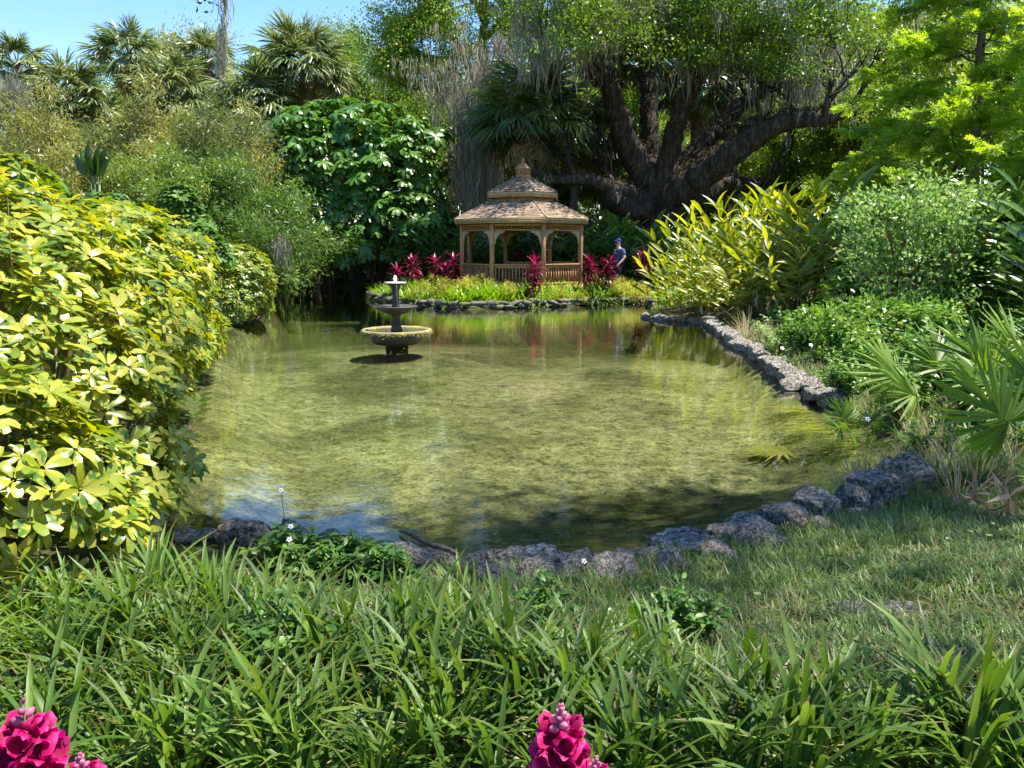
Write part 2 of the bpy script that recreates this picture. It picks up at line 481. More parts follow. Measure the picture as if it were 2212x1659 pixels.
# ------------------------------------------------------------------ ground, pond bed, water
POND_UV = [(300, 1120), (330, 1165), (450, 1172), (600, 1182), (740, 1186), (870, 1200), (1000, 1212), (1150, 1222), (1300, 1220), (1400, 1200),
           (1500, 1180), (1590, 1140), (1665, 1118), (1750, 1100), (1830, 1078), (1900, 1040), (1950, 1000), (1920, 965), (1860, 925),
           (1810, 890), (1757, 856), (1700, 820), (1640, 778), (1582, 737), (1532, 702), (1500, 696), (1450, 694), (1405, 690),
           (1385, 678), (1410, 664), (1395, 657), (1300, 659), (1200, 664), (1100, 668), (1000, 670), (920, 665), (850, 657),
           (806, 648), (795, 640), (830, 632), (835, 625), (760, 622), (690, 620), (640, 620), (600, 625), (590, 640), (585, 662),
           (562, 694), (520, 706), (490, 718), (470, 745), (452, 800), (440, 880), (405, 955), (355, 1010), (310, 1065)]
POND = np.array([G(u, v)[:2] for u, v in POND_UV])

FX, FY = G(969 / 1.1302, 845 / 1.1302)[:2]                     # the fountain's foot
def pond_sd(P):
    """signed distance to the pond outline, negative in the water"""
    P = np.asarray(P, float).reshape(-1, 2)
    A = POND; B = np.roll(POND, -1, 0)
    best = np.full(len(P), 1e9); inside = np.zeros(len(P), bool)
    for a, b in zip(A, B):
        ab = b - a; t = np.clip(((P - a) @ ab) / (ab @ ab), 0, 1)
        best = np.minimum(best, np.linalg.norm(P - a - t[:, None] * ab, axis=1))
        c = ((a[1] > P[:, 1]) != (b[1] > P[:, 1]))
        with np.errstate(divide='ignore', invalid='ignore'):
            x = (b[0] - a[0]) * (P[:, 1] - a[1]) / (b[1] - a[1]) + a[0]
        inside ^= c & (P[:, 0] < x)
    return np.where(inside, -best, best)

def sstep(x, a, b):
    t = np.clip((x - a) / (b - a), 0, 1); return t * t * (3 - 2 * t)

def ground_z(P):
    P = np.asarray(P, float).reshape(-1, 2)
    d = pond_sd(P)
    P3 = np.concatenate([P, np.zeros((len(P), 1))], 1)
    nz = fbm(P3, 5, 0.35, 4)
    out = 0.03 + 0.32 * sstep(d, 0.25, 2.2) + 0.05 * nz * sstep(d, 0.1, 1.5) + 0.25 * sstep(np.hypot(P[:, 0], P[:, 1] - 12), 20, 45)
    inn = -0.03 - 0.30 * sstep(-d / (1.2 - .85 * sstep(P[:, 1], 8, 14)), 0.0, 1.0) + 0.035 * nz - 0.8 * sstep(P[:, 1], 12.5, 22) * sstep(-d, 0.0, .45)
    inn = np.where(d < -.4, np.maximum(inn, -.16 - .10 * np.hypot(P[:, 0] - FX, P[:, 1] - FY)), inn)        # footing of the fountain
    return np.where(d > 0.10, out, np.where(d < 0, inn, -0.03 + (out + 0.03) * np.clip(d, 0, .1) / 0.10))
def gz(x, y):
    return float(ground_z([[x, y]])[0])

def spaced(a, b, fine0, fine1, step, grow):
    mid = list(np.arange(fine0, fine1, step)); lo = [fine0]; s = step
    while lo[-1] > a: s *= grow; lo.append(lo[-1] - s)
    hi = [mid[-1]]; s = step
    while hi[-1] < b: s *= grow; hi.append(hi[-1] + s)
    return np.array(lo[:0:-1] + mid + hi[1:])
gx = spaced(-500, 500, -8, 7, .125, 1.10); gy = spaced(-300, 800, 1.2, 9, .125, 1.035)
XX, YY = np.meshgrid(gx, gy); PG = np.stack([XX.ravel(), YY.ravel()], 1)
ZG = ground_z(PG)
nx = len(gx)
ii, jj = np.meshgrid(np.arange(len(gy) - 1), np.arange(nx - 1), indexing='ij')
q = (ii * nx + jj).ravel()
FQ = np.stack([q, q + 1, q + nx + 1, q + nx], 1)
zc = ZG[FQ].mean(1)
VG = np.concatenate([PG, ZG[:, None]], 1)

def groundmat():
    m, t, b, o = nodes('earth')
    tc = t.nodes.new('ShaderNodeTexCoord')
    n1 = N_(t, 'ShaderNodeTexNoise', Scale=0.7, Detail=5.0); n2 = N_(t, 'ShaderNodeTexNoise', Scale=22.0, Detail=6.0, Roughness=.7)
    for n in (n1, n2): t.links.new(tc.outputs['Object'], n.inputs['Vector'])
    c1 = ramp(t, n2.outputs['Fac'], [(.3, (.022, .017, .011)), (.5, (.06, .046, .028)), (.7, (.15, .115, .07))])
    c2 = ramp(t, n2.outputs['Fac'], [(.3, (.02, .03, .008)), (.6, (.06, .085, .02)), (.8, (.13, .12, .05))])
    c = mixc(t, ramp(t, n1.outputs['Fac'], [(.42, (0, 0, 0)), (.58, (1, 1, 1))]), c1, c2)
    t.links.new(c, b.inputs['Base Color']); b.inputs['Roughness'].default_value = .95
    b.inputs['Specular IOR Level'].default_value = .1
    bp = N_(t, 'ShaderNodeBump', Strength=.8, Distance=.02)
    t.links.new(n2.outputs['Fac'], bp.inputs['Height']); t.links.new(bp.outputs[0], b.inputs['Normal'])
    return m
def bedmat():
    m, t, b, o = nodes('algae_bed')
    tc = t.nodes.new('ShaderNodeTexCoord')
    def nz(s, d=4.0, r=.6, dist=0.0):
        n = N_(t, 'ShaderNodeTexNoise', Scale=s, Detail=d, Roughness=r, Distortion=dist)
        t.links.new(tc.outputs['Object'], n.inputs['Vector']); return n.outputs['Fac']
    big = nz(.45, 3.0, .55, .6); mid = nz(5.5, 5.0, .65, .8); fine = nz(26.0, 3.0, .65, .5)
    f = mth(t, 'ADD', mth(t, 'MULTIPLY', mid, .5), mth(t, 'MULTIPLY', fine, .5))
    c = ramp(t, f, [(.38, (.045, .045, .024)), (.46, (.12, .124, .066)), (.55, (.215, .217, .122)), (.68, (.34, .338, .20))])
    c2 = ramp(t, f, [(.38, (.03, .033, .018)), (.5, (.085, .089, .045)), (.66, (.17, .172, .09))])
    c = mixc(t, ramp(t, big, [(.45, (0, 0, 0)), (.60, (1, 1, 1))]), c, c2)
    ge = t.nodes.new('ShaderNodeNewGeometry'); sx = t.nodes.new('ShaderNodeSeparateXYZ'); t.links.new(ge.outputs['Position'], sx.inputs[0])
    dimmed_bed = ramp(t, f, [(.38, (.02, .023, .011)), (.5, (.05, .053, .022)), (.66, (.10, .10, .04))])
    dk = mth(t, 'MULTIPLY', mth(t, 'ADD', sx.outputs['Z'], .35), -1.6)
    c = mixc(t, ramp(t, dk, [(0, (0, 0, 0)), (1, (1, 1, 1))]), c, dimmed_bed)   # darker with depth: light the water absorbs, painted into the bed colour
    t.links.new(c, b.inputs['Base Color']); b.inputs['Roughness'].default_value = .95
    b.inputs['Specular IOR Level'].default_value = 0.0
    bp = N_(t, 'ShaderNodeBump', Strength=1.0, Distance=.05)
    t.links.new(f, bp.inputs['Height']); t.links.new(bp.outputs[0], b.inputs['Normal'])
    return m
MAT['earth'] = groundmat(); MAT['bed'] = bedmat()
def sub(faces):
    us, inv = np.unique(faces.ravel(), return_inverse=True)
    mb = MB(); mb.add(VG[us], inv.reshape(-1, 4)); return mb
below = ZG[FQ].max(1) < 0.0
tag(link('ground', sub(FQ[~below]).mesh('ground', MAT['earth'], True)), kind='structure')
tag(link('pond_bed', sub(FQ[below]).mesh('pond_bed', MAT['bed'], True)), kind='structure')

FX, FY = G(969 / 1.1302, 845 / 1.1302)[:2]                     # the fountain's foot
def watermat():
    m, t, b, o = nodes('pond_water')
    t.nodes.remove(b)
    tc = t.nodes.new('ShaderNodeTexCoord')
    def nz(s, sc=(1, 1, 1), d=3.0):
        mp = t.nodes.new('ShaderNodeMapping'); mp.inputs['Scale'].default_value = sc
        t.links.new(tc.outputs['Object'], mp.inputs['Vector'])
        n = N_(t, 'ShaderNodeTexNoise', Scale=s, Detail=d, Roughness=.5); t.links.new(mp.outputs[0], n.inputs['Vector']); return n.outputs['Fac']
    # rings that run out from the fountain
    vm = t.nodes.new('ShaderNodeVectorMath'); vm.operation = 'SUBTRACT'; vm.inputs[1].default_value = (FX, FY, 0)
    t.links.new(tc.outputs['Object'], vm.inputs[0])
    ln = t.nodes.new('ShaderNodeVectorMath'); ln.operation = 'LENGTH'; t.links.new(vm.outputs[0], ln.inputs[0])
    dist = ln.outputs['Value']
    wob = mth(t, 'ADD', dist, mth(t, 'MULTIPLY', nz(1.2), .35))
    ring = mth(t, 'MULTIPLY', mth(t, 'SINE', mth(t, 'MULTIPLY', wob, 26.0)), mth(t, 'POWER', 0.74, dist))
    h = mth(t, 'ADD', mth(t, 'MULTIPLY', nz(3.0, (1.0, 1.7, 1)), .7), mth(t, 'MULTIPLY', nz(13.0, (.8, 1.5, 1), 2.0), .16))
    h = mth(t, 'ADD', h, mth(t, 'MULTIPLY', ring, .10))
    bp = N_(t, 'ShaderNodeBump', Strength=.16, Distance=.03); t.links.new(h, bp.inputs['Height'])
    fr = N_(t, 'ShaderNodeFresnel', IOR=1.65)
    gl = N_(t, 'ShaderNodeBsdfGlossy', Roughness=.02); gl.inputs['Color'].default_value = (1, 1, 1, 1)
    t.links.new(bp.outputs[0], gl.inputs['Normal'])
    tr = t.nodes.new('ShaderNodeBsdfTransparent'); tr.inputs['Color'].default_value = (.91, .95, .79, 1)
    mx = t.nodes.new('ShaderNodeMixShader')
    t.links.new(fr.outputs[0], mx.inputs[0]); t.links.new(tr.outputs[0], mx.inputs[1]); t.links.new(gl.outputs[0], mx.inputs[2])
    t.links.new(mx.outputs[0], o.inputs['Surface'])
    return m
MAT['water'] = watermat()
# water sheet: the pond outline pushed a little under the banks
cen = POND; nrm = []
for i in range(len(POND)):
    e = POND[(i + 1) % len(POND)] - POND[i - 1]; nrm.append([e[1], -e[0]])
nrm = unit(np.array(nrm))
sgn = 1 if (pond_sd(POND + nrm * .02) > 0).mean() > .5 else -1
OUT = POND + sgn * nrm * 0.07
mb = MB()
bm = bmesh.new(); vs = [bm.verts.new((p[0], p[1], 0)) for p in OUT]; fc = bm.faces.new(vs)
bmesh.ops.triangulate(bm, faces=[fc]); bm.normal_update()
bm.verts.index_update()
tri = np.array([[v.index for v in (f.verts if f.normal.z > 0 else reversed(f.verts[:]))] for f in bm.faces])
mb.add(np.array([v.co[:] for v in bm.verts]), tri); bm.free()
tag(link('water', mb.mesh('water', MAT['water'])), kind='structure')

# ------------------------------------------------------------------ fountain
ft = thing('fountain', 'dark stone three tiered fountain with mossy bowl rim standing in the pond', 'fountain', (FX, FY, -.385))
def lpart(name, prof, mat, parent=ft, dz=.33, smooth=True, **k):
    m = MB(); lathe(m, [(r, z + dz) for r, z in prof], **k)
    return link(name, m.mesh(name, mat, smooth), parent)
lpart('base', [(.0, -.75), (.21, -.75), (.205, -.02), (.213, 0), (.215, .035), (.20, .05), (.205, .075), (.17, .09), (0, .09)], MAT['fountain'], wob=.006)
lpart('lower_bowl', [(.16, .082), (.27, .084), (.38, .10), (.455, .14), (.50, .20), (.515, .255), (.51, .29), (.60, .315), (.60, .345), (.5, .335), (.2, .30), (0, .30)], MAT['fountain'], wob=.008, seed=2)
rg = rn(11)
m = MB()
lathe(m, [(.55, .30 + .33), (.625, .305 + .33), (.66, .325 + .33), (.655, .365 + .33), (.61, .378 + .33), (.56, .358 + .33), (.545, .335 + .33)], seg=90, wob=.022, seed=9)
th = rg.uniform(0, 6.283, 700); P = np.stack([.655 * np.cos(th), .655 * np.sin(th), .66 + rg.normal(0, .02, 700)], 1)
leaves(m, P, np.stack([np.cos(th), np.sin(th), rg.normal(-.5, .5, 700)], 1), [0, 0, 1], rg.uniform(.015, .04, 700), .012, .8, (1, .8, .2), rg=rg)
link('mossy_rim', m.mesh('mossy_rim', MAT['rim'], True), ft, None)
lpart('pedestal', [(.0, .30), (.108, .30), (.105, .36), (.085, .44), (.078, .50), (.095, .515), (.09, .535), (.075, .55), (.078, .60), (.10, .64), (.14, .675), (.16, .70), (0, .70)], MAT['fountain'], flute=10, fl=.05)
lpart('middle_bowl', [(.10, .65), (.17, .665), (.25, .69), (.32, .72), (.365, .75), (.395, .785), (.40, .805), (.37, .81), (.25, .78), (0, .76)], MAT['fountain'], wob=.012, seed=4)
lpart('column', [(0, .75), (.075, .75), (.075, .79), (.062, .84), (.055, .94), (.06, 1.0), (.06, 1.06), (.075, 1.12), (.10, 1.17), (.12, 1.20), (0, 1.2)], MAT['fountain'], flute=8, fl=.04)
lpart('top_bowl', [(.08, 1.19), (.14, 1.20), (.195, 1.225), (.205, 1.24), (.19, 1.245), (.1, 1.232), (0, 1.23)], MAT['fountain'], wob=.005, seed=6)
def wet():
    m, t, b, o = nodes('basin_water')
    b.inputs['Base Color'].default_value = (.03, .035, .03, 1); b.inputs['Roughness'].default_value = .06
    tc = t.nodes.new('ShaderNodeTexCoord'); n = N_(t, 'ShaderNodeTexNoise', Scale=22.0, Detail=3.0); t.links.new(tc.outputs['Object'], n.inputs['Vector'])
    bp = N_(t, 'ShaderNodeBump', Strength=.5, Distance=.02); t.links.new(n.outputs['Fac'], bp.inputs['Height']); t.links.new(bp.outputs[0], b.inputs['Normal'])
    return m
def froth():
    m, t, b, o = nodes('white_water')
    b.inputs['Base Color'].default_value = (.9, .92, .93, 1); b.inputs['Roughness'].default_value = .25
    tr = N_(t, 'ShaderNodeBsdfTranslucent'); tr.inputs['Color'].default_value = (.92, .95, .97, 1)
    mx = t.nodes.new('ShaderNodeMixShader'); mx.inputs[0].default_value = .5
    t.links.new(b.outputs[0], mx.inputs[1]); t.links.new(tr.outputs[0], mx.inputs[2]); t.links.new(mx.outputs[0], o.inputs['Surface'])
    return m
MAT['basin'] = wet(); MAT['froth'] = froth()
lpart('basin_water', [(.0, .352), (.3, .352), (.575, .350)], MAT['basin'])
lpart('basin_water', [(0, .782), (.2, .781), (.36, .779)], MAT['basin'])
lpart('basin_water', [(0, 1.250), (.1, 1.249), (.203, 1.244), (.207, 1.228)], MAT['froth'], wob=.004)
m = MB(); lathe(m, [(.026, 1.245 + .33), (.034, 1.275 + .33), (.036, 1.31 + .33), (.028, 1.345 + .33), (.014, 1.365 + .33), (0, 1.37 + .33)], seg=16, wob=.01, seed=3)
link('water_jet', m.mesh('water_jet', MAT['froth'], True), ft)
m = MB()
for a, r0, z0, z1 in [(-1.3, .203, 1.235, .80), (-2.6, .38, .78, .52), (-.6, .38, .78, .5), (-2.9, .655, .31, .02), (-.25, .655, .31, .03), (-2.2, .655, .31, .16)]:
    zz = np.linspace(z0, z1, 6)
    tube(m, np.stack([(r0 + .02 * (z0 - zz)) * np.cos(a) * np.ones(6), (r0 + .02 * (z0 - zz)) * np.sin(a) * np.ones(6), zz + .33], 1), np.linspace(.0022, .001, 6), 4)
rg = rn(19); k = 420
a = rg.uniform(0, 6.28, k); rr = np.abs(rg.normal(.74, .07, k)); P = np.stack([rr * np.cos(a), rr * np.sin(a), .33 + rg.exponential(.012, k)], 1)
keep = np.sin(a * 1.0 - 2.2) + rg.normal(0, .5, k) > .1
P = P[keep]
leaves(m, P, rdir(rg, len(P)) * [1, 1, .2], [0, 0, 1], rg.uniform(.008, .03, len(P)), .008, .1, (1, 1, 1), rg=rg)
link('falling_drops', m.mesh('falling_drops', MAT['froth'], True), ft)

# ------------------------------------------------------------------ gazebo
GX, GY, GZ0 = .375, 27.15, .30
gb = thing('gazebo', 'octagonal cedar gazebo with two tiered brown shingle roof and cupola', 'gazebo', (GX, GY, 0))
A0 = R(17.0)
def oct_(k, r):                                           # corner k, seen from the pond at k = 0
    a = A0 + k * math.pi / 4
    return np.array([r * math.sin(a), -r * math.cos(a), 0.0])
UPZ = np.array([0, 0, 1.0])
def sideframe(k):
    p, q_ = oct_(k, 1), oct_(k + 1, 1)
    tx = unit(q_ - p); nrm = np.array([tx[1], -tx[0], 0]); mid = (p + q_) / 2
    if np.dot(nrm, mid) < 0: nrm = -nrm
    return tx, nrm
AP = math.cos(math.pi / 8)
def M3(x, y, z): return np.stack([x, y, z], 1)
rp = 2.17
m = MB(); fl = [oct_(k, 2.30) for k in range(8)]
m.add(np.array([p + UPZ * z for z in (.30, .56) for p in fl]), [np.array([np.arange(8)[::-1], np.arange(8) + 8]), np.array([[k, (k + 1) % 8, (k + 1) % 8 + 8, k + 8] for k in range(8)])])
link('floor', m.mesh('floor', MAT['cedar']), gb)
post = MB(); box(post, (0, 0, 1.0), (.062, .062, 1.0), bev=.012); post = post.mesh('post', MAT['cedar'])
for k in range(8):
    p = oct_(k, rp)
    o = link('post', post, gb); o.matrix_basis = frame(p + UPZ * .56, -unit(p), UPZ)
# curved brackets
def bracket():
    m = MB(); n = 9; th = np.linspace(0, math.pi / 2, n)
    inner = np.stack([.40 - .40 * np.cos(th) * 1 + .0, -.48 + .48 * np.sin(th)], 1)     # arch line
    inner = np.stack([.30 * (1 - np.cos(th)) + .05, -.42 + .36 * np.sin(th)], 1)
    outer = np.stack([np.where(th < .8, 0.0, (th - .8) / .77 * .35), np.where(th < .8, -.44 + th / .8 * .44, 0.0)], 1)
    X = []
    for z in (-.025, .025):
        for a_, b_ in zip(inner, outer): X += [[a_[0], z, a_[1]], [b_[0], z, b_[1]]]
    X = np.array(X); f = []
    s = 2 * n
    for i in range(n - 1):
        a = 2 * i
        f += [[a, a + 1, a + 3, a + 2], [s + a, s + a + 2, s + a + 3, s + a + 1], [a, a + 2, s + a + 2, s + a], [a + 1, s + a + 1, s + a + 3, a + 3]]
    f += [[0, s, s + 1, 1], [2 * n - 2, 2 * n - 1, s + 2 * n - 1, s + 2 * n - 2]]
    m.add(X, np.array(f)); return m.mesh('bracket', MAT['trim'])
br = bracket()
bal = MB(); box(bal, (0, 0, .28), (.019, .019, .28)); bal = bal.mesh('baluster', MAT['cedar'])
spi = MB(); box(spi, (0, 0, 0), (.013, .013, .052)); spi = spi.mesh('frieze_spindle', MAT['cedar'])
for k in range(8):
    tx, nr = sideframe(k)
    p, q_ = oct_(k, rp), oct_(k + 1, rp); mid = (p + q_) / 2; hl = np.linalg.norm(q_ - p) / 2 - .062
    def rail(name, z, hh, hd, mat='cedar', ext=0.0, off=0.0, bev=.008):
        m = MB(); box(m, (0, 0, 0), (hl + ext, hd, hh), bev=bev)
        o = link(name, m.mesh(name, MAT[mat]), gb)
        o.matrix_basis = Matrix(((tx[0], nr[0], 0, mid[0] + nr[0] * off), (tx[1], nr[1], 0, mid[1] + nr[1] * off), (tx[2], nr[2], 1, z), (0, 0, 0, 1)))
        return o
    rail('frieze_rail', 2.505, .03, .04); rail('frieze_rail', 2.345, .022, .035)
    m = MB()
    for s in np.linspace(-hl + .06, hl - .06, 15): box(m, (s, 0, 0), (.013, .013, .058))
    o = link('frieze_spindles', m.mesh('frieze_spindles', MAT['cedar']), gb)
    o.matrix_basis = Matrix(((tx[0], nr[0], 0, mid[0]), (tx[1], nr[1], 0, mid[1]), (0, 0, 1, 2.421), (0, 0, 0, 1)))
    if k != 4:
        rail('top_rail', 1.235, .028, .06); rail('hand_rail', 1.165, .04, .026); rail('bottom_rail', .63, .03, .03)
        for s in np.linspace(-hl + .055, hl - .055, 14):
            link('baluster', bal, gb, M=frame(mid + tx * s + UPZ * .60, nr, UPZ))
    for s, sg in ((-hl, 1), (hl, -1)):
        link('bracket', br, gb, M=Matrix(((tx[0] * sg, nr[0], 0, mid[0] + tx[0] * s), (tx[1] * sg, nr[1], 0, mid[1] + tx[1] * s), (0, 0, 1, 2.32), (0, 0, 0, 1))))
# roofs
shin = MB(); box(shin, (0, .5, 0), (.49, .5, .5)); shin = shin.mesh('shingle', MAT['shingle'])
count = [0]
rg = rn(5)
def roof(r0, z0, r1, z1, course, wid, tier):
    for k in range(8):
        tx, nr = sideframe(k)
        e0, e1 = nr * r0 * AP + UPZ * z0, nr * r1 * AP + UPZ * z1
        up = unit(e1 - e0); nn = np.cross(tx, up)
        if nn[2] < 0: nn = -nn
        sl_ = np.linalg.norm(e1 - e0)
        # deck
        h0, h1 = r0 * math.sin(math.pi / 8), r1 * math.sin(math.pi / 8)
        m = MB(); c = [e0 - tx * h0, e0 + tx * h0, e1 + tx * h1, e1 - tx * h1]
        m.add(np.array([x for x in c] + [x - UPZ * .03 for x in c]), np.array([[0, 1, 2, 3], [7, 6, 5, 4], [0, 4, 5, 1], [1, 5, 6, 2], [2, 6, 7, 3], [3, 7, 4, 0]]))
        link('roof_deck', m.mesh('roof_deck', MAT['cedar']), gb)
        nc = int(round(sl_ / course)); seen = np.dot(nr, unit(np.array([-GX, -GY, 0]))) > -.2
        stuff = MB()
        for c_ in range(nc):
            s0 = c_ / nc; hw = h0 + (h1 - h0) * (s0 + .5 / nc)
            n = max(1, int(round(2 * hw / wid))); off = (c_ % 2) * .5
            edges = np.clip(-hw + (np.arange(n + 2) - off) * 2 * hw / n, -hw, hw)
            for x0, x1 in zip(edges[:-1], edges[1:]):
                if x1 - x0 < .03: continue
                pos = e0 + up * (s0 * sl_ - .015) + tx * (x0 + x1) / 2 + nn * (.020 + rg.uniform(0, .006))
                d = unit(up - nn * .10)
                ln = sl_ / nc + .05; M = frame(pos, d, nn, (x1 - x0, ln, .013))
                if seen and count[0] < 300:
                    link('shingle', shin, gb, M=M); count[0] += 1
                else:
                    b = MB(); box(b, (0, .5, 0), (.49, .5, .5), r=rg.random()); stuff.join(b, np.array(M))
        if stuff.n: tag(link('shingles', stuff.mesh('shingles', MAT['shingle']), gb), kind='stuff')
        # hip cap
        for r_ in (0,):
            a_, b_ = oct_(k, r0) + UPZ * (z0 + .03), oct_(k, r1) + UPZ * (z1 + .03)
            m = MB(); tube(m, np.linspace(a_, b_, 8), .03, 6, rg.random()); link('hip_cap', m.mesh('hip_cap', MAT['shingle']), gb)
        # fascia boards
        for nm, zt, hgt, th_, mt in (('fascia_board', z0 - .005, .055, .016, 'trim'), ('lower_fascia_board', z0 - .062, .095, .012, 'cedar')):
            m = MB(); box(m, (0, 0, -hgt / 2), (h0 + .005, th_, hgt / 2), bev=.004)
            pos = nr * (r0 * AP - .012 - (0 if nm == 'fascia_board' else .012)) + UPZ * zt
            o = link(nm, m.mesh(nm, MAT[mt]), gb)
            o.matrix_basis = Matrix(((tx[0], nr[0], 0, pos[0]), (tx[1], nr[1], 0, pos[1]), (0, 0, 1, pos[2]), (0, 0, 0, 1)))
roof(2.42, 2.71, 1.14, 3.30, .135, .31, 0)
# drum between the tiers
m = MB()
for k in range(8):
    tx, nr = sideframe(k); hl = 1.10 * math.sin(math.pi / 8)
    for z, hh, d_ in ((3.335, .022, .02), (3.455, .02, .02)): box(m, nr * 1.10 * AP + UPZ * z, (hl, d_, hh), M3(tx, nr, UPZ))
    for s in np.linspace(-hl + .04, hl - .04, 8): box(m, nr * 1.10 * AP + tx * s + UPZ * 3.395, (.012, .012, .04), M3(tx, nr, UPZ))
    box(m, nr * 1.03 * AP + UPZ * 3.39, (hl * .93, .008, .09), M3(tx, nr, UPZ), r=.1)
link('upper_frieze', m.mesh('upper_frieze', MAT['cedar']), gb)
roof(1.27, 3.59, .26, 4.11, .13, .30, 1)
m = MB()
for k in range(8):
    tx, nr = sideframe(k); hl = .25 * math.sin(math.pi / 8)
    box(m, nr * .25 * AP + UPZ * 4.165, (hl, .012, .065), M3(tx, nr, UPZ)); box(m, nr * .25 * AP + UPZ * 4.385, (hl, .012, .03), M3(tx, nr, UPZ))
    for s in (-1, 1): box(m, nr * .25 * AP + tx * s * (hl - .012) + UPZ * 4.293, (.014, .014, .062), M3(tx, nr, UPZ))
    for z in np.linspace(4.245, 4.345, 6): box(m, nr * .235 * AP + UPZ * z, (hl - .02, .012, .005), M3(tx, nr, UPZ) @ np.array([[1, 0, 0], [0, .8, -.6], [0, .6, .8]]))
link('cupola', m.mesh('cupola', MAT['cedar']), gb)
m = MB(); pr = [(.29, 4.41), (.295, 4.435), (.19, 4.51), (.09, 4.60), (.05, 4.64), (0, 4.65)]
lathe(m, pr, seg=8); link('cupola_roof', m.mesh('cupola_roof', MAT['cedar']), gb)
bpy.data.objects['cupola_roof'].rotation_euler.z = A0
m = MB(); lathe(m, [(.035, 4.63), (.03, 4.66), (.05, 4.685), (.055, 4.71), (.03, 4.74), (.018, 4.76), (.025, 4.78), (.012, 4.80), (0, 4.82)], seg=14)
link('finial', m.mesh('finial', MAT['cedar'], True), gb)

# ------------------------------------------------------------------ a man walking past the gazebo
def skin(name, V_, E_, Rd, mat, parent, sub=2):
    me = bpy.data.meshes.new(name); me.from_pydata([tuple(v) for v in V_], E_, []); me.materials.append(mat)
    o = link(name, me, parent)
    s = o.modifiers.new('skin', 'SKIN'); s.use_smooth_shade = True; s.branch_smoothing = .6
    if not me.skin_vertices: me.skin_vertices.new()
    for i, r_ in enumerate(Rd): me.skin_vertices[0].data[i].radius = (r_, r_) if np.isscalar(r_) else r_
    me.skin_vertices[0].data[0].use_root = True
    o.modifiers.new('sub', 'SUBSURF').levels = sub; o.modifiers['sub'].render_levels = sub
    return o
px, py = V(1336, 560, 27.4)[0], 27.4
pz = V(1336, 517, 27.4)[2] - 1.80
man = thing('person', 'walking person in blue cap, navy printed t-shirt and dark shorts beside gazebo', 'person', (px, py, pz), rz=R(-62))
# x = his left-right, +y = back, -y = front; turned so that he walks to the left and slightly towards the pond
skinm = plain('skin', (.66, .42, .32), .5, .06, 30); cloth = plain('navy_cloth', (.045, .07, .17), .85, .2, 12); shorts_m = plain('dark_cloth', (.012, .013, .022), .85); capm = plain('blue_cloth', (.02, .035, .34), .6, .1)
J = dict(pel=(0, 0, .95), sp1=(0, .01, 1.10), sp2=(0, .02, 1.27), chest=(0, .02, 1.42), nk=(0, .0, 1.53), hd0=(0, -.02, 1.60), hd1=(0, -.03, 1.70), hd2=(0, -.02, 1.76),
         hl=(.10, 0, .92), kl=(.12, -.14, .52), al=(.12, -.06, .10), tl=(.13, -.24, .05), hr=(-.10, 0, .92), kr=(-.12, .02, .50), ar=(-.12, .22, .12), tr=(-.13, .08, .04),
         sl=(.20, .02, 1.45), el=(.29, .05, 1.17), wl=(.28, -.14, .98), sr=(-.20, .02, 1.45), er=(-.30, .10, 1.18), wr=(-.30, .05, .94))
rad = dict(pel=(.17, .14), sp1=(.175, .165), sp2=(.18, .15), chest=(.17, .12), nk=.062, hd0=(.072, .08), hd1=(.078, .098), hd2=(.06, .075), hl=.105, kl=.065, al=.043, tl=.035, hr=.105, kr=.065, ar=.043, tr=.035,
           sl=.075, el=.05, wl=.032, sr=.075, er=.05, wr=.032)
order = list(J); idx = {k: i for i, k in enumerate(order)}
VV = [J[k] for k in order]; RR = [rad[k] for k in order]
E = [(idx[a], idx[b]) for a, b in [('pel', 'sp1'), ('sp1', 'sp2'), ('sp2', 'chest'), ('chest', 'nk'), ('nk', 'hd0'), ('hd0', 'hd1'), ('hd1', 'hd2'), ('pel', 'hl'), ('hl', 'kl'), ('kl', 'al'), ('al', 'tl'),
      ('pel', 'hr'), ('hr', 'kr'), ('kr', 'ar'), ('ar', 'tr'), ('chest', 'sl'), ('sl', 'el'), ('el', 'wl'), ('chest', 'sr'), ('sr', 'er'), ('er', 'wr')]]
for w_, sg in (('wl', 1), ('wr', -1)):                       # palm, four fingers, thumb
    b0 = np.array(J[w_]); d = unit(b0 - np.array(J['e' + w_[1]]))
    pa = b0 + d * .07; VV.append(tuple(pa)); RR.append((.034, .018)); ip = len(VV) - 1; E.append((idx[w_], ip))
    for f_, (off, ln) in enumerate([(-.027, .068), (-.009, .078), (.009, .074), (.026, .058)]):
        s0 = pa + np.array([0, off, 0]) + d * .02; m1 = s0 + d * ln * .55 + np.array([-sg * .012, 0, 0]); m2 = s0 + d * ln * .9 + np.array([-sg * .035, 0, 0])
        n0 = len(VV); VV += [tuple(s0), tuple(m1), tuple(m2)]; RR += [.0095, .0088, .0075]; E += [(ip, n0), (n0, n0 + 1), (n0 + 1, n0 + 2)]
    t1 = b0 + d * .035 + np.array([0, -.035, 0]); t2 = t1 + d * .035 + np.array([-sg * .01, -.018, 0])
    n0 = len(VV); VV += [tuple(t1), tuple(t2)]; RR += [.011, .009]; E += [(ip, n0), (n0, n0 + 1)]
skin('body', VV, E, RR, skinm, man)
skin('shirt', [(0, .01, .90), (0, .01, 1.05), (0, .02, 1.27), (0, .02, 1.42), (0, .01, 1.49), (.20, .02, 1.45), (.275, .045, 1.24), (-.20, .02, 1.45), (-.28, .075, 1.25)],
     [(0, 1), (1, 2), (2, 3), (3, 4), (3, 5), (5, 6), (3, 7), (7, 8)], [(.20, .175), (.20, .19), (.20, .175), (.19, .145), (.10, .09), .098, .085, .098, .085], cloth, man)
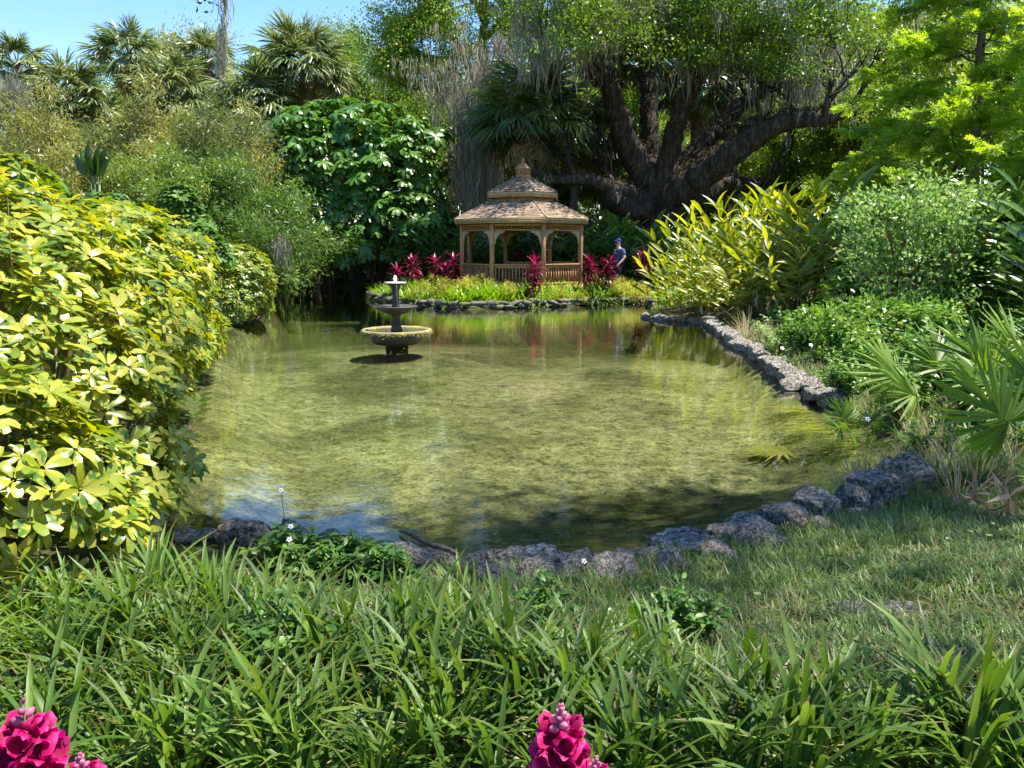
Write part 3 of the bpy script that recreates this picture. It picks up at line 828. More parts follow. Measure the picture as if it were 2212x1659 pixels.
skin('shorts', [(0, .0, .96), (.10, 0, .88), (.125, -.13, .56), (-.10, 0, .88), (-.125, .02, .54)], [(0, 1), (1, 2), (0, 3), (3, 4)], [(.175, .15), .125, .11, .125, .11], shorts_m, man)
for a, t_ in (((.12, -.06, .10), (.13, -.25, .05)), ((-.12, .22, .12), (-.13, .07, .04))):
    skin('shoe', [tuple(np.array(a) + [0, .03, -.02]), tuple((np.array(a) + t_) / 2 + [0, 0, -.02]), t_], [(0, 1), (1, 2)], [.055, .05, .042], shorts_m, man)
m = MB(); lathe(m, [(.100, 1.74), (.103, 1.76), (.095, 1.79), (.07, 1.815), (.03, 1.828), (0, 1.83)], seg=20, c=(0, -.02, 0))
th = np.linspace(-1.1, 1.1, 9)
Xb = np.concatenate([np.stack([.108 * np.sin(th), -.02 - .108 * np.cos(th), np.full(9, 1.745)], 1), np.stack([.10 * np.sin(th), -.05 - .19 * np.cos(th * .8), np.full(9, 1.735)], 1)])
Xb = np.concatenate([Xb, Xb + [0, 0, .012]]); f = []
for i in range(8): f += [[i, i + 1, i + 10, i + 9], [18 + i, 27 + i, 28 + i, 19 + i], [9 + i, 10 + i, 28 + i, 27 + i]]
m.add(Xb, np.array(f)); link('cap', m.mesh('cap', capm, True), man)
m = MB(); box(m, (.043, -.118, 1.672), (.03, .012, .016), bev=.006); box(m, (-.043, -.118, 1.672), (.03, .012, .016), bev=.006); box(m, (0, -.126, 1.68), (.016, .004, .004))
for s in (1, -1): box(m, (s * .083, -.06, 1.678), (.004, .06, .004))
link('sunglasses', m.mesh('sunglasses', shorts_m), man)
m = MB(); tube(m, [(0, -.115, 1.665), (0, -.135, 1.64), (0, -.125, 1.625)], [.008, .016, .012], 8)
for s in (1, -1): tube(m, [(s * .08, -.015, 1.67), (s * .092, -.005, 1.66), (s * .085, -.012, 1.635)], [.012, .018, .01], 8)
link('face', m.mesh('face', skinm, True), man)
m = MB(); tube(m, [(-.03, -.118, 1.597), (0, -.124, 1.594), (.03, -.118, 1.597)], [.003, .006, .003], 6); link('mouth', m.mesh('mouth', plain('lips', (.35, .14, .11)), True), man)
printm = plain('white_print', (.75, .75, .75), .8)
m = MB()                                                    # the white print on the chest: a small ring over a swash
th = np.linspace(-.6, 4.4, 9); tube(m, np.stack([.03 * np.cos(th), np.full(9, -.160), 1.415 + .04 * np.sin(th)], 1), .006, 5)
x = np.linspace(-.11, .11, 8); tube(m, np.stack([x, -.172 + .5 * x ** 2, 1.335 - .012 * np.sin(x * 26)], 1), [.004, .009, .012, .011, .009, .011, .009, .004], 5)
link('shirt_print', m.mesh('shirt_print', printm), man)

# ------------------------------------------------------------------ stones round the pond
def stone_mesh(seed, sub=3, mat='limestone', amp=.28, flat=.75):
    bm = bmesh.new(); bmesh.ops.create_icosphere(bm, subdivisions=sub, radius=1)
    v = np.array([x.co[:] for x in bm.verts])
    n = v.copy()
    rc = rn(seed + 7)
    for q_ in range(9):                                      # broken faces
        d = unit(rc.normal(0, 1, 3)); h = rc.uniform(.55, .86); v = v - np.maximum(0, v @ d - h)[:, None] * d
    v = v * 1.18
    n = v.copy()
    v = v * (1 + amp * .55 * fbm(v, seed, .45, 3, .6) + ((.22 * fbm(v, seed + 3, 1.1, 5, .72) - .20 * np.abs(fbm(v, seed + 5, .8, 4, .65)) + .05) if sub > 2 else 0))[:, None]
    v = np.sign(v) * np.abs(v) ** .92
    v[:, 2] *= flat
    m = MB(); m.add(v, np.array([[x.index for x in f.verts] for f in bm.faces])); bm.free()
    return m.mesh('stone', MAT[mat], sub > 2)
def wall(name, label, pts, mesh_list, size, rows=1, seed=0, sink=.5, step=.97):
    t = thing(name, label, 'stone edging', (*pts[0][:2], 0)); o0 = np.array([pts[0][0], pts[0][1], 0])
    rg = rn(seed); p = np.asarray(pts, float); seg = np.linalg.norm(np.diff(p, axis=0), axis=1); s = np.concatenate([[0], np.cumsum(seg)])
    for r_ in range(rows):
        d = rg.uniform(0, .1)
        while d < s[-1]:
            w_ = size[0] * rg.uniform(.6, 1.45)
            i = min(np.searchsorted(s, d, side='right') - 1, len(p) - 2); f_ = (d - s[i]) / seg[i]
            c = p[i] + (p[i + 1] - p[i]) * f_; tan = unit(np.append(p[i + 1] - p[i], 0))
            nrm_ = np.array([-tan[1], tan[0], 0])
            h = size[2] * rg.uniform(.75, 1.2)
            pos = np.array([c[0], c[1], 0]) + nrm_ * rg.normal(0, .025) + UPZ * (h * (1 - sink) + r_ * size[2] * 1.15) - o0
            link('stone', mesh_list[rg.integers(len(mesh_list))], t, M=frame(pos, nrm_ + tan * rg.normal(0, .18), UPZ + rg.normal(0, .12, 3), (w_ * .56, size[1] * rg.uniform(.8, 1.2), h)))
            d += w_ * step * rg.uniform(.95, 1.05)
    return t
sm = [stone_mesh(20 + k, 2, 'edgestone', .30, .85) for k in range(7)]
isl = [G(u, v)[:2] for u, v in [(1412, 661), (1395, 655.5), (1300, 657), (1200, 662), (1100, 666), (1000, 668), (920, 663), (850, 655), (808, 646), (800, 640)]]
wall('stone_edging', 'low grey stone edging along the flowered island shore below the gazebo', isl, sm, (.36, .15, .10), 2, 3, .62)
sm2 = [stone_mesh(40 + k, 3, 'limestone', .26, .8) for k in range(5)]
rt = [G(u, v)[:2] for u, v in [(1532, 700), (1582, 736), (1640, 777), (1700, 819), (1757, 855), (1800, 884)]]
wall('stone_edging', 'rough limestone edging wall along the weedy bank at the pond side', rt, sm2, (.50, .17, .125), 1, 5, .35, .8)
wall('stone_edging', 'dark broken stones under the red brown litter at ginger roots', [G(u, v)[:2] for u, v in [(1392, 686), (1450, 693), (1500, 696), (1530, 700)]], sm2, (.4, .14, .10), 1, 9, .6)
near = thing('stone_edging', 'big grey pitted limestone boulders edging the grass at the near shore', 'stone edging', (0, 4.3, 0))
# (u, v of the middle, half width and half height in pixels, tilt)
for i, (u, v, a, b, Y, tl) in enumerate([(425, 1168, 55, 24, 4.72, .1), (533, 1165, 52, 40, 4.55, 0), (628, 1160, 44, 28, 4.62, .2), (715, 1180, 46, 24, 4.55, 0), (800, 1192, 44, 22, 4.45, 0),
        (880, 1206, 40, 22, 4.40, 0), (960, 1225, 50, 32, 4.30, .1), (1035, 1222, 38, 26, 4.33, 0), (1130, 1224, 82, 34, 4.28, 0), (1255, 1220, 42, 26, 4.32, 0), (1330, 1222, 40, 24, 4.28, 0), (1400, 1205, 40, 24, 4.38, 0),
        (1487, 1192, 72, 36, 4.42, -.1), (1570, 1165, 40, 32, 4.58, 0), (1625, 1150, 46, 32, 4.66, 0), (1690, 1128, 44, 32, 4.8, 0), (1772, 1105, 52, 38, 4.95, 0), (1838, 1085, 34, 30, 5.08, .2), (1888, 1062, 52, 42, 5.22, 0), (1958, 1026, 50, 40, 5.5, .2),
        (1420, 1235, 40, 22, 4.15, 0), (1650, 1180, 50, 22, 4.5, 0), (1280, 1260, 50, 22, 4.1, 0), (970, 1262, 36, 24, 4.1, 0)]):
    c = V(u, v, Y); s = math.hypot(Y, CAM_H) / F
    ms = stone_mesh(70 + i, 4, 'limestone', .26, 1.0)
    link('stone', ms, near, M=frame(c - np.array([0, 4.3, 0]), (tl, 1, 0), (0.05 * ((i * 7) % 5 - 2), 0, 1), (a * s * 1.08, a * s * .72, b * s * 1.15)))
rg = rn(140)
for i in range(30):                                          # smaller broken pieces between the boulders
    u = rg.uniform(400, 1960); v = np.interp(u, [425, 533, 715, 960, 1130, 1330, 1487, 1625, 1772, 1888, 1960], [1180, 1185, 1190, 1235, 1250, 1238, 1212, 1168, 1125, 1085, 1050]) + rg.normal(4, 9)
    c = G(u, v, .03); s = rg.uniform(.045, .10)
    link('stone', stone_mesh(200 + i % 8, 3, 'limestone', .26, 1.0) if i < 8 else SMALL[i % 8], near, M=frame(c - np.array([0, 4.3, 0]) + [0, 0, s * .3], rdir(rg, 1)[0], UPZ + rg.normal(0, .4, 3), (s * 1.4, s, s * .9)))
    if i < 8:
        if i == 0: SMALL = []
        SMALL.append(near.children[-1].data)
c = V(1100, 1328, 3.42)
tag(link('flat_stone', stone_mesh(131, 4, 'limestone', .2, .5), None, M=frame((c[0], c[1], c[2] - .04), (.1, 1, 0), (0, -.1, 1), (.17, .14, .12))), 'flat grey stone half buried among the strap leaves behind boulders', 'stone')
c = V(1905, 1372, 3.2)
tag(link('flat_stone', stone_mesh(132, 4, 'limestone', .2, .4), None, M=frame((c[0], c[1], gz(c[0], c[1]) - .02), (.1, 1, 0), (0, 0, 1), (.2, .14, .10))), 'flat dark stone sunk in the shaded lawn', 'stone')
# ------------------------------------------------------------------ generic plants
def blob(mb, rg, cs, n, L, W, clump=.16, shell=.35, upb=.5, bend=0, cheap=True, hang=0.0, prof=(.3, 1, .1), nclump=60):
    """leaves in lumpy clumps over ellipsoids; cs = rows of (x, y, z, rx, ry, rz)"""
    cs = np.asarray(cs, float); vol = (cs[:, 3] * cs[:, 4] * cs[:, 5]) ** .667; pr = vol / vol.sum()
    for c, p in zip(cs, pr):
        k = max(4, int(nclump * p)); m = max(8, int(n * p))
        d = rdir(rg, k); rad = 1 - shell * rg.random(k) ** 1.5
        ctr = c[:3] + d * rad[:, None] * c[3:6]
        i = rg.integers(0, k, m)
        sc = clump * (c[3] * c[4] * c[5]) ** (1 / 3)
        off = rg.normal(0, 1, (m, 3)) * sc * rg.uniform(.5, 1.3, k)[i][:, None] * [1, 1, .75]
        P = ctr[i] + off
        out = unit((P - c[:3]) / c[3:6])
        D = unit(out + rg.normal(0, .75, (m, 3)) + [0, 0, -hang])
        N = unit(out * .5 + rg.normal(0, .55, (m, 3)) + [0, 0, upb])
        Ls = L * rg.uniform(.6, 1.25, m); Ws = W * rg.uniform(.7, 1.2, m)
        r_ = np.clip(rg.random(k)[i] * .5 + rg.random(m) * .5, 0, 1) * .5    # ramp is folded: 0 dark .. 0.5 light
        if cheap: flat_leaves(mb, P, D, N, Ls, Ws, r_)
        else: leaves(mb, P, D, N, Ls, Ws, bend, prof, rnd=r_, rg=rg)
    return mb

def grow(B, T, rg, p, d, L, r, lev, maxlev, spread=.8, up=.12, wig=.16, nch=(3, 5), lr=.62, rr=.55, n=6):
    d = unit(d); pts = [np.array(p, float)]; rad = [r]; ds = [d]
    for i in range(n):
        d = unit(d + rg.normal(0, wig, 3) + [0, 0, up * (1 if lev else .3)]); pts.append(pts[-1] + d * L / n); rad.append(max(r * (1 - .62 * (i + 1) / n), .004)); ds.append(d)
    B.append((np.array(pts), np.array(rad), lev))
    if lev < maxlev:
        for k in range(rg.integers(*nch)):
            i = rg.integers(2, n + 1) if lev else rg.integers(3, n + 1)
            s = unit(np.cross(ds[i], rg.normal(0, 1, 3)))
            grow(B, T, rg, pts[i], ds[i] * (1 - .35 * spread) + s * spread, L * lr * rg.uniform(.75, 1.2), rad[i] * rr + .004, lev + 1, maxlev, spread, up, wig, nch, lr, rr, n)
    if lev >= maxlev - 1: T.append((pts[-1], ds[-1])); T.append((pts[n // 2 + 1], ds[n // 2 + 1]))

def crown(mb, rg, T, per, L, W, R_=.4, up=.4):
    P0 = np.array([t[0] for t in T]); D0 = np.array([t[1] for t in T]); k = len(T); m = k * per
    i = np.repeat(np.arange(k), per)
    P = P0[i] + rg.normal(0, 1, (m, 3)) * R_ * rg.uniform(.5, 1.2, k)[i][:, None] * [1, 1, .6]
    D = unit(D0[i] * .4 + rg.normal(0, .8, (m, 3))); N = unit(rg.normal(0, .6, (m, 3)) + [0, 0, up + .2])
    r_ = (np.clip(rg.random(k)[i] * .55 + rg.random(m) * .45, 0, 1)) * .5
    flat_leaves(mb, P, D, N, L * rg.uniform(.6, 1.2, m), W * rg.uniform(.7, 1.2, m), r_)

def mossy(mb, rg, P, L, W=.035, n=7, spread=.16, seg=6):
    """hanging tufts of moss: n thin ragged ribbons at each point"""
    P = np.repeat(np.asarray(P, float), n, 0); m = len(P); L = np.repeat(np.broadcast_to(L, (m // n,)), n) * (.22 + .95 * rg.random(m) ** 1.7)
    P = P + rg.normal(0, 1, (m, 3)) * [spread, spread, .06]
    t = np.linspace(0, 1, seg)
    S = unit(rg.normal(0, 1, (m, 3)) * [1, 1, 0.05])
    drift = np.cumsum(rg.normal(0, .045, (m, seg, 3)), 1) * [1, 1, .2]
    inward = (P - P) * 0
    C = P[:, None] - np.array([0, 0, 1.0]) * (L[:, None] * t)[..., None] + drift * np.sqrt(L)[:, None, None]
    pw = np.array([.25, .8, 1, .75, .5, .06])[:seg]
    hw = .5 * W * rg.uniform(.5, 1.5, m)[:, None] * pw[None] * rg.uniform(.5, 1.4, (m, seg))
    X = np.stack([C - hw[..., None] * S[:, None], C + hw[..., None] * S[:, None]], 2)
    base = (np.arange(m) * seg * 2)[:, None]; i = np.arange(seg - 1)[None] * 2
    q = base + i; f = np.stack([q, q + 1, q + 3, q + 2], -1).reshape(-1, 4)
    mb.add(X.reshape(-1, 3), f, np.repeat(rg.random(m) * .5, seg * 2), np.tile(np.repeat(t, 2), m), 0)
    return mb

def gpos(u, Y):
    p = V(u, 600, Y); return np.array([p[0], Y, gz(p[0], Y)])

def copy_tree(src, loc, label=None, rz=0.0, s=1.0, name=None):
    """a copy of a thing with copies of its parts and sub-parts"""
    r_ = src.copy(); COL.objects.link(r_); r_.location = tuple(loc); r_.rotation_euler = (0, 0, rz)
    r_.scale = (s, s, s) if np.isscalar(s) else s
    if label: r_['label'] = label
    for ch in src.children:
        c = ch.copy(); COL.objects.link(c); c.parent = r_
        for g in ch.children:
            d = g.copy(); COL.objects.link(d); d.parent = c
    return r_

# ------------------------------------------------------------------ palms
def frond_mesh(seed, mat, pl=1.0, bl=1.0, span=125, seg=46, droop=.9, stem='stem', wid=.064, petr=.016):
    rg = rn(seed); m = MB()
    th = np.radians(np.linspace(-span, span, seg) + rg.normal(0, 2, seg))
    hubz = 0.0
    D = np.stack([np.sin(th), np.cos(th), .10 - .25 * np.abs(np.sin(th)) + rg.normal(0, .05, seg)], 1)
    L = bl * (.62 + .38 * np.cos(th * .7)) * rg.uniform(.88, 1.08, seg)
    P = np.tile([0, pl, hubz], (seg, 1)) + np.stack([np.zeros(seg), .22 * bl * np.maximum(np.cos(th), 0) ** 2, -.03 * np.maximum(np.cos(th), 0)], 1)
    N = np.tile([0, 0, 1.0], (seg, 1)) + np.stack([np.cos(th), -np.sin(th), 0 * th], 1) * .5 * np.where(np.arange(seg) % 2, 1, -1)[:, None]
    leaves(m, P, D, N, L, wid * bl, droop * rg.uniform(.6, 1.3, seg), (.5, 1.0, .85, .12), rnd=rg.random(seg) * .5, rg=rg)
    a = np.linspace(0, 1, 5); tube(m, np.stack([0 * a, a * pl, .05 * np.sin(a * 3.1) * pl], 1), np.linspace(petr * 1.3, petr * .7, 5), 4, .3)
    return m.mesh('frond', MAT[mat])
FR = [frond_mesh(k, 'palm', 1.0, 1.0, droop=.9 + .2 * k) for k in range(3)]
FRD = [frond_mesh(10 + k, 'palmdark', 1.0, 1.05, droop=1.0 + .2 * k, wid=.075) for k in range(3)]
DEAD = [frond_mesh(20 + k, 'palmdead', .8, .9, 100, 24, 1.7, wid=.045) for k in range(2)]
def palm(u, v, Y, rad, label, meshes, nf=26, ndead=7, seed=0, group='sabal palms over the garden', trunk=True):
    top = V(u, v, Y); base = np.array([top[0] + rn(seed).normal(0, .4), Y + .2, 0]); base[2] = gz(base[0], base[1]) - .1
    rg = rn(300 + seed); t = thing('palm_tree', label, 'palm', base, group)
    top = top - base
    m = MB(); w_ = [[0, 0, 0, .24], [top[0] * .2, top[1] * .3, top[2] * .35, .19], [top[0] * .7, top[1] * .7, top[2] * .7, .18], [*top, .2]]
    sp = spline(w_, 7); tube(m, sp[:, :3], sp[:, 3], 10, rough=.12, seed=seed)
    # old leaf boots under the crown
    k = 40; a = rg.uniform(0, 6.28, k); z = rg.uniform(.0, 1.3, k)
    leaves(m, np.stack([top[0] + .17 * np.cos(a), top[1] + .17 * np.sin(a), top[2] - z], 1), np.stack([np.cos(a) * .5, np.sin(a) * .5, np.ones(k)], 1), np.stack([np.cos(a), np.sin(a), 0 * a], 1), .3, .09, -.3, (1, .8, .5), rg=rg)
    link('trunk', m.mesh('trunk', MAT['palmbark'], True), t)
    ga = rg.uniform(0, 6.28)
    for i in range(nf + ndead):
        f = (i + .5) / nf
        if i < nf:
            el = math.asin(np.clip(1 - 1.45 * f, -.5, .99)) + rg.normal(0, .09); me = meshes[rg.integers(len(meshes))]
        else:
            el = R(rg.uniform(-78, -42)); me = DEAD[rg.integers(2)]
        az = ga + i * 2.39996 + rg.normal(0, .15)
        d = np.array([math.cos(az) * math.cos(el), math.sin(az) * math.cos(el), math.sin(el)])
        link('frond' if i < nf else 'dead_frond', me, t, M=frame(top + d * .12, d, UPZ + rg.normal(0, .25, 3), rad / 1.85 * rg.uniform(.85, 1.1)))
    return t
PL = [(38, 135, 46, 2.0, 'grey green palm at the far left edge behind draped moss, highest of the left edge', FR, 20, 3),
      (152, 205, 38, 2.15, 'stocky olive green palm with pale dry skirt, second palm from the left edge', FR, 26, 10),
      (275, 118, 41, 2.2, 'tall palm standing clear against blue sky, topmost crown of the left palm row', FR, 24, 8),
      (368, 195, 37, 2.1, 'palm with drooping tan skirt directly below the hanging moss strand', FR, 26, 11),
      (446, 125, 45, 2.0, 'small far palm half hidden behind the hanging moss strand', FR, 20, 5),
      (655, 145, 35, 2.45, 'big spreading palm above the glossy umbrella tree crown', FR, 32, 8),
      (560, 225, 34, 2.2, 'dark palm with low drooping fronds left of the umbrella tree', FR, 28, 12),
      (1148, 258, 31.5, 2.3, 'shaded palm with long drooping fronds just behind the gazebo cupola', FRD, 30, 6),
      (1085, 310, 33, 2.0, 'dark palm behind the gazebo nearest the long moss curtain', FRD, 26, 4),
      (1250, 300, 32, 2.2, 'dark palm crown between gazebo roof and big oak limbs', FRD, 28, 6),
      (1340, 120, 37, 2.2, 'sunlit palm crown seen between the upward limbs of the big oak', FR, 24, 6),
      (1505, 190, 38, 2.3, 'palm crown hanging behind the arching right limbs of the oak', FRD, 26, 6),
      (1420, 60, 40, 2.1, 'highest palm crown behind the oak, near the top of the photo', FR, 22, 6)]
for i, a in enumerate(PL):
    if i < 7: a = (a[0], a[1] + 6, a[2] * 1.22, a[3] * 1.22 * .9) + a[4:]
    if i == 8: a = a[:2] + (37.5, 2.25) + a[4:]
    if i == 9: a = a[:2] + (35.6,) + a[3:]
    palm(a[0], a[1], a[2], a[3], a[4], a[5], a[6] + 10, a[7] + (8 if i < 7 else 2), seed=i)

# ------------------------------------------------------------------ background trees and understorey
def tree_kind(name, label, seed, mats, L0, r0, leafL, leafW, per, R_, trunk_h=.5, maxlev=3, bark='graybark', nch=(4, 6), spread=.8, mossn=0, up=.12):
    rg = rn(seed); B = []; T = []
    grow(B, T, rg, (0, 0, -.2), (rg.normal(0, .08), rg.normal(0, .08), 1), L0, r0, 0, maxlev, spread, up, .13, nch, .62, .55)
    t = thing(name, label, 'tree'); m = MB()
    for p, r_, l in B: tube(m, p, r_, (9, 6, 5, 4)[min(l, 3)], rough=.1 if l == 0 else 0)
    link('trunk', m.mesh('trunk', MAT[bark], True), t)
    m = MB(); crown(m, rg, T, per, leafL, leafW, R_)
    link('crown', m.mesh('crown', MAT[mats]), t)
    if mossn:
        i = rg.integers(0, len(T), mossn); m = MB(); mossy(m, rg, np.array([T[k][0] for k in i]), rg.uniform(.4, 1.8, mossn), .04, 6)
        tag(link('hanging_moss', m.mesh('hanging_moss', MAT['moss']), t))
    return t
K1 = tree_kind('pale_tree', 'x', 1, 'paleleaf', 7.5, .16, .20, .10, 170, .62, nch=(4, 6))
K2 = tree_kind('oak_tree', 'x', 2, 'oakleaf', 8.0, .26, .22, .12, 190, .65, nch=(4, 6), mossn=120, bark='bark')
K3 = tree_kind('green_tree', 'x', 3, 'oakbright', 6.5, .17, .22, .12, 190, .6, nch=(4, 6), mossn=40)
def put(K, u, Y, s, label, rz, group='trees closing the back of the garden'):
    p = gpos(u, Y)
    if s > 3 or s < 0:                                                # s is then the picture height its top should reach
        hk = max(max(c[2] for c in ch.bound_box) for ch in K.children); s = (V(u, s, Y)[2] - p[2]) / hk
    if K.get('used'): t = copy_tree(K, p, label, rz, s)
    else:
        t = K; t.location = tuple(p); t.rotation_euler = (0, 0, rz); t.scale = (s, s, s); t['label'] = label; t['used'] = 1
    t['group'] = group
    return t
BT = [(K1, 555, 58, 40, 'pale yellow green tree rising behind the big spreading palm'), (K1, 735, 60, 45, 'thin pale budding tree just left of the oak crown and blue sky'),
      (K3, 225, 62, 105, 'bright low tree crown between the two left palm crowns'), (K1, 45, 60, 95, 'pale tree at the far left behind the edge palm'),
      (K2, -30, 47, .55, 'grey mossy oak at the far left edge beneath the edge palm'), (K3, 850, 54, 70, 'dense green tree between umbrella tree and mossy oak'), (K3, 1090, 56, 1.1, 'green tree behind the palms over the gazebo'),
      (K3, 1190, 52, .8, 'sunny green tree glimpsed behind the gazebo through moss'), (K3, 1330, 58, 1.2, 'far bright tree left of the oak trunk'), (K3, 1420, 50, 1.0, 'sunny tree seen between the upward oak limbs'), (K1, 1560, 48, .8, 'pale sunny tree seen above the arching right oak limb'), (K3, 60, 42, .42, 'small green tree below the far left palm'), (K3, 205, 43, .45, 'small green tree between the second palm and the topmost palm'), (K1, 325, 43, .45, 'small pale tree under the topmost palm'), (K1, 490, 58, 90, 'small green tree just right of the moss rope'), (K1, 110, 44, .42, 'small pale tree below the second palm'), (K3, 1500, 55, .85, 'sunny tree seen under the right oak limbs'),
      (K3, 1640, 54, 1.1, 'far mossy tree behind the end of the lowest oak limb'), (K1, 1760, 50, 1.1, 'pale far tree filling behind the cypress, left side'), (K2, 1900, 48, 1.1, 'dark tree behind the cypress trunk'), (K3, 1860, 47, -70, 'tall sunny tree filling the gap between oak crown and cypress'), (K2, 2000, 50, -90, 'tall mossy tree above and behind the cypress crown'), (K3, 2160, 44, -60, 'tall bright tree behind the cypress at the right edge'),
      (K3, 2060, 46, 1.0, 'green tree behind the cypress, right side'), (K2, 2230, 42, 1.1, 'mossy tree at the right edge behind the cypress'), (K3, 420, 60, 105, 'bright bushy tree crown behind the moss strand'), (K2, 1000, 60, 1.1, 'far tree between the two mossy oaks'), (K2, 1040, 43, .55, 'low mossy tree right behind the long moss curtain'), (K3, 1150, 44, .5, 'low sunny tree behind the palms over the gazebo'), (K2, 1285, 40, 300, 'shaded mossy tree seen between gazebo and oak trunk'), (K3, 1330, 46, 320, 'sunny tree seen between gazebo and oak trunk, farther back'), (K2, 1240, 43, .55, 'low shaded tree behind the right gazebo roof slope'), (K3, 1500, 43, .62, 'low green tree behind the oak trunk, right side'), (K3, 1590, 45, .55, 'low sunlit tree framed under the lowest oak limb'), (K3, 1700, 42, .62, 'low sunny tree past the tip of the lowest oak limb'), (K3, 1800, 40, .75, 'green tree between oak limb tips and cypress'), (K3, 1850, 34, .7, 'green tree close behind the ginger and cypress'), (K2, 1960, 33, .8, 'mossy tree close behind the cypress trunk'),
      (K1, 330, 62, 110, 'dark low tree behind the middle palms on the left'), (K3, 115, 60, 135, 'green low tree behind the second palm'), (K3, 690, 56, 110, 'green tree directly behind the umbrella tree')]
for i, (K, u, Y, s, lb) in enumerate(BT): put(K, u, Y, s, lb, i * 1.37)

def shrub_kind(name, label, seed, mat, L, W, n, cs, group, cat='shrub', stems=8, nclump=70, clump=.2, upb=.5):
    rg = rn(seed); t = thing(name, label, cat, group=group); m = MB()
    blob(m, rg, cs, n, L, W, clump, .5, nclump=nclump, upb=upb)
    link('foliage', m.mesh('foliage', MAT[mat]), t)
    m = MB(); cs = np.asarray(cs)
    for k in range(stems):
        c = cs[rg.integers(len(cs))]; e = c[:3] + rdir(rg, 1)[0] * c[3:6] * .7; e[2] = max(e[2], .3)
        w_ = [[rg.normal(0, .12), rg.normal(0, .12), -.1, .03], [e[0] * .4, e[1] * .4, e[2] * .5, .02], [*e, .008]]
        sp = spline(w_, 4); tube(m, sp[:, :3], sp[:, 3], 5)
    link('stem', m.mesh('stem', MAT['cane']), t)
    return t
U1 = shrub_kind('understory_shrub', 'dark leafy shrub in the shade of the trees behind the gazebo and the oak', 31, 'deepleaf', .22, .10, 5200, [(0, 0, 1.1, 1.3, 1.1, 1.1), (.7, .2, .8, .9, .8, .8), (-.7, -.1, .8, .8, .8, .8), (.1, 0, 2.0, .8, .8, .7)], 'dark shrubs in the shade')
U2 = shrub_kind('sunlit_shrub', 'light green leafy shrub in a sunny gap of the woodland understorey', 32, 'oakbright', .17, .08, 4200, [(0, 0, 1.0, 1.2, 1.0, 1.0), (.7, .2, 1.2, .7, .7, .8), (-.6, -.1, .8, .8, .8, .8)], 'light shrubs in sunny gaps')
def where(u, Y):
    return ('beyond the left bamboo' if u < 520 else 'beneath the umbrella tree' if u < 900 else 'between umbrella tree and gazebo' if u < 1040 else 'behind the gazebo' if u < 1290 else 'behind the walking person' if u < 1380 else 'round the oak trunk' if u < 1600 else 'behind the tall ginger' if u < 1830 else 'under the cypress') + (', farther back' if Y > 42 else '')
def place(K, spots, sc=(.8, 1.25), seed=0, named=None):
    rg = rn(seed)
    for i, (u, Y) in enumerate(spots):
        p = gpos(u, Y); s = rg.uniform(*sc)
        lb = K['label'] if named is None else named(u, Y)
        if i == 0: K.location = tuple(p); K.rotation_euler = (0, 0, rg.uniform(0, 6)); K.scale = (s, s, s); K['label'] = lb
        else: copy_tree(K, p, lb, rg.uniform(0, 6.28), s)
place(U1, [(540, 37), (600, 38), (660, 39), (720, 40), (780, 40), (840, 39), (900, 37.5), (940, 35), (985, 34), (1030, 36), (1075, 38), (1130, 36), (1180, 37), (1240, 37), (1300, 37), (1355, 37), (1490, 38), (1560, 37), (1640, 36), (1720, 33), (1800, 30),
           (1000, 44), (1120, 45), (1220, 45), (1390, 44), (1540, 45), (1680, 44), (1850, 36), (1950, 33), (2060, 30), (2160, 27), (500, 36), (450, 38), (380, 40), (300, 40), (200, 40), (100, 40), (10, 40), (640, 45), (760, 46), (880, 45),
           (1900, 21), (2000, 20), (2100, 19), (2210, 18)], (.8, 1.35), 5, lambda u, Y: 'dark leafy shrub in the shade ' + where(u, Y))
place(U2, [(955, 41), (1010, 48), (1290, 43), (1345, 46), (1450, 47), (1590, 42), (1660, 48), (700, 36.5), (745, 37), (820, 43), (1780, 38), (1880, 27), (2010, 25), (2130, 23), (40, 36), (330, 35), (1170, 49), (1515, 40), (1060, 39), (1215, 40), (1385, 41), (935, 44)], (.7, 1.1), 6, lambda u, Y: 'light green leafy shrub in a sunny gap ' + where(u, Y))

# ------------------------------------------------------------------ bamboo thicket on the left bank
def bamboo(seed, label, h=4.5, n=26, per=560, spread=1.6, mat='bamboo'):
    rg = rn(seed); t = thing('bamboo_clump', label, 'bamboo', group='feathery bamboo on the left bank'); m = MB(); lf = MB()
    for k in range(n):
        a = rg.uniform(0, 6.28); hh = h * rg.uniform(.4, 1.25); sp_ = spread * rg.uniform(.3, 1.2)
        b = rg.normal(0, .3, 2); e = np.array([math.cos(a), math.sin(a)]) * sp_
        w_ = [[b[0], b[1], -.1, .018], [b[0] + e[0] * .25, b[1] + e[1] * .25, hh * .55, .015], [b[0] + e[0] * .6, b[1] + e[1] * .6, hh * .9, .009], [b[0] + e[0] * 1.15, b[1] + e[1] * 1.15, hh * (.92 + rg.uniform(-.1, .08)), .003]]
        s = spline(w_, 5); tube(m, s[:, :3], s[:, 3], 4, rg.random())
        i = rg.integers(4, len(s), per); P = s[i, :3] + rg.normal(0, 1, (per, 3)) * [.24, .24, .2]
        D = unit(rg.normal(0, .8, (per, 3)) + [e[0] * .3, e[1] * .3, -.25]); N = unit(rg.normal(0, .5, (per, 3)) + [0, 0, .8])
        flat_leaves(lf, P, D, N, rg.uniform(.12, .26, per), rg.uniform(.028, .05, per), np.clip(rg.random() * .5 + rg.random(per) * .5, 0, 1) * .5)
    link('culm', m.mesh('culm', MAT['cane']), t); link('foliage', lf.mesh('foliage', MAT[mat]), t)
    return t
BB = [bamboo(41, 'a'), bamboo(42, 'b', 3.9, 24, 560, 1.9, 'bamboogreen'), bamboo(43, 'c', 5.2, 24, 560, 1.5, 'bamboogold')]
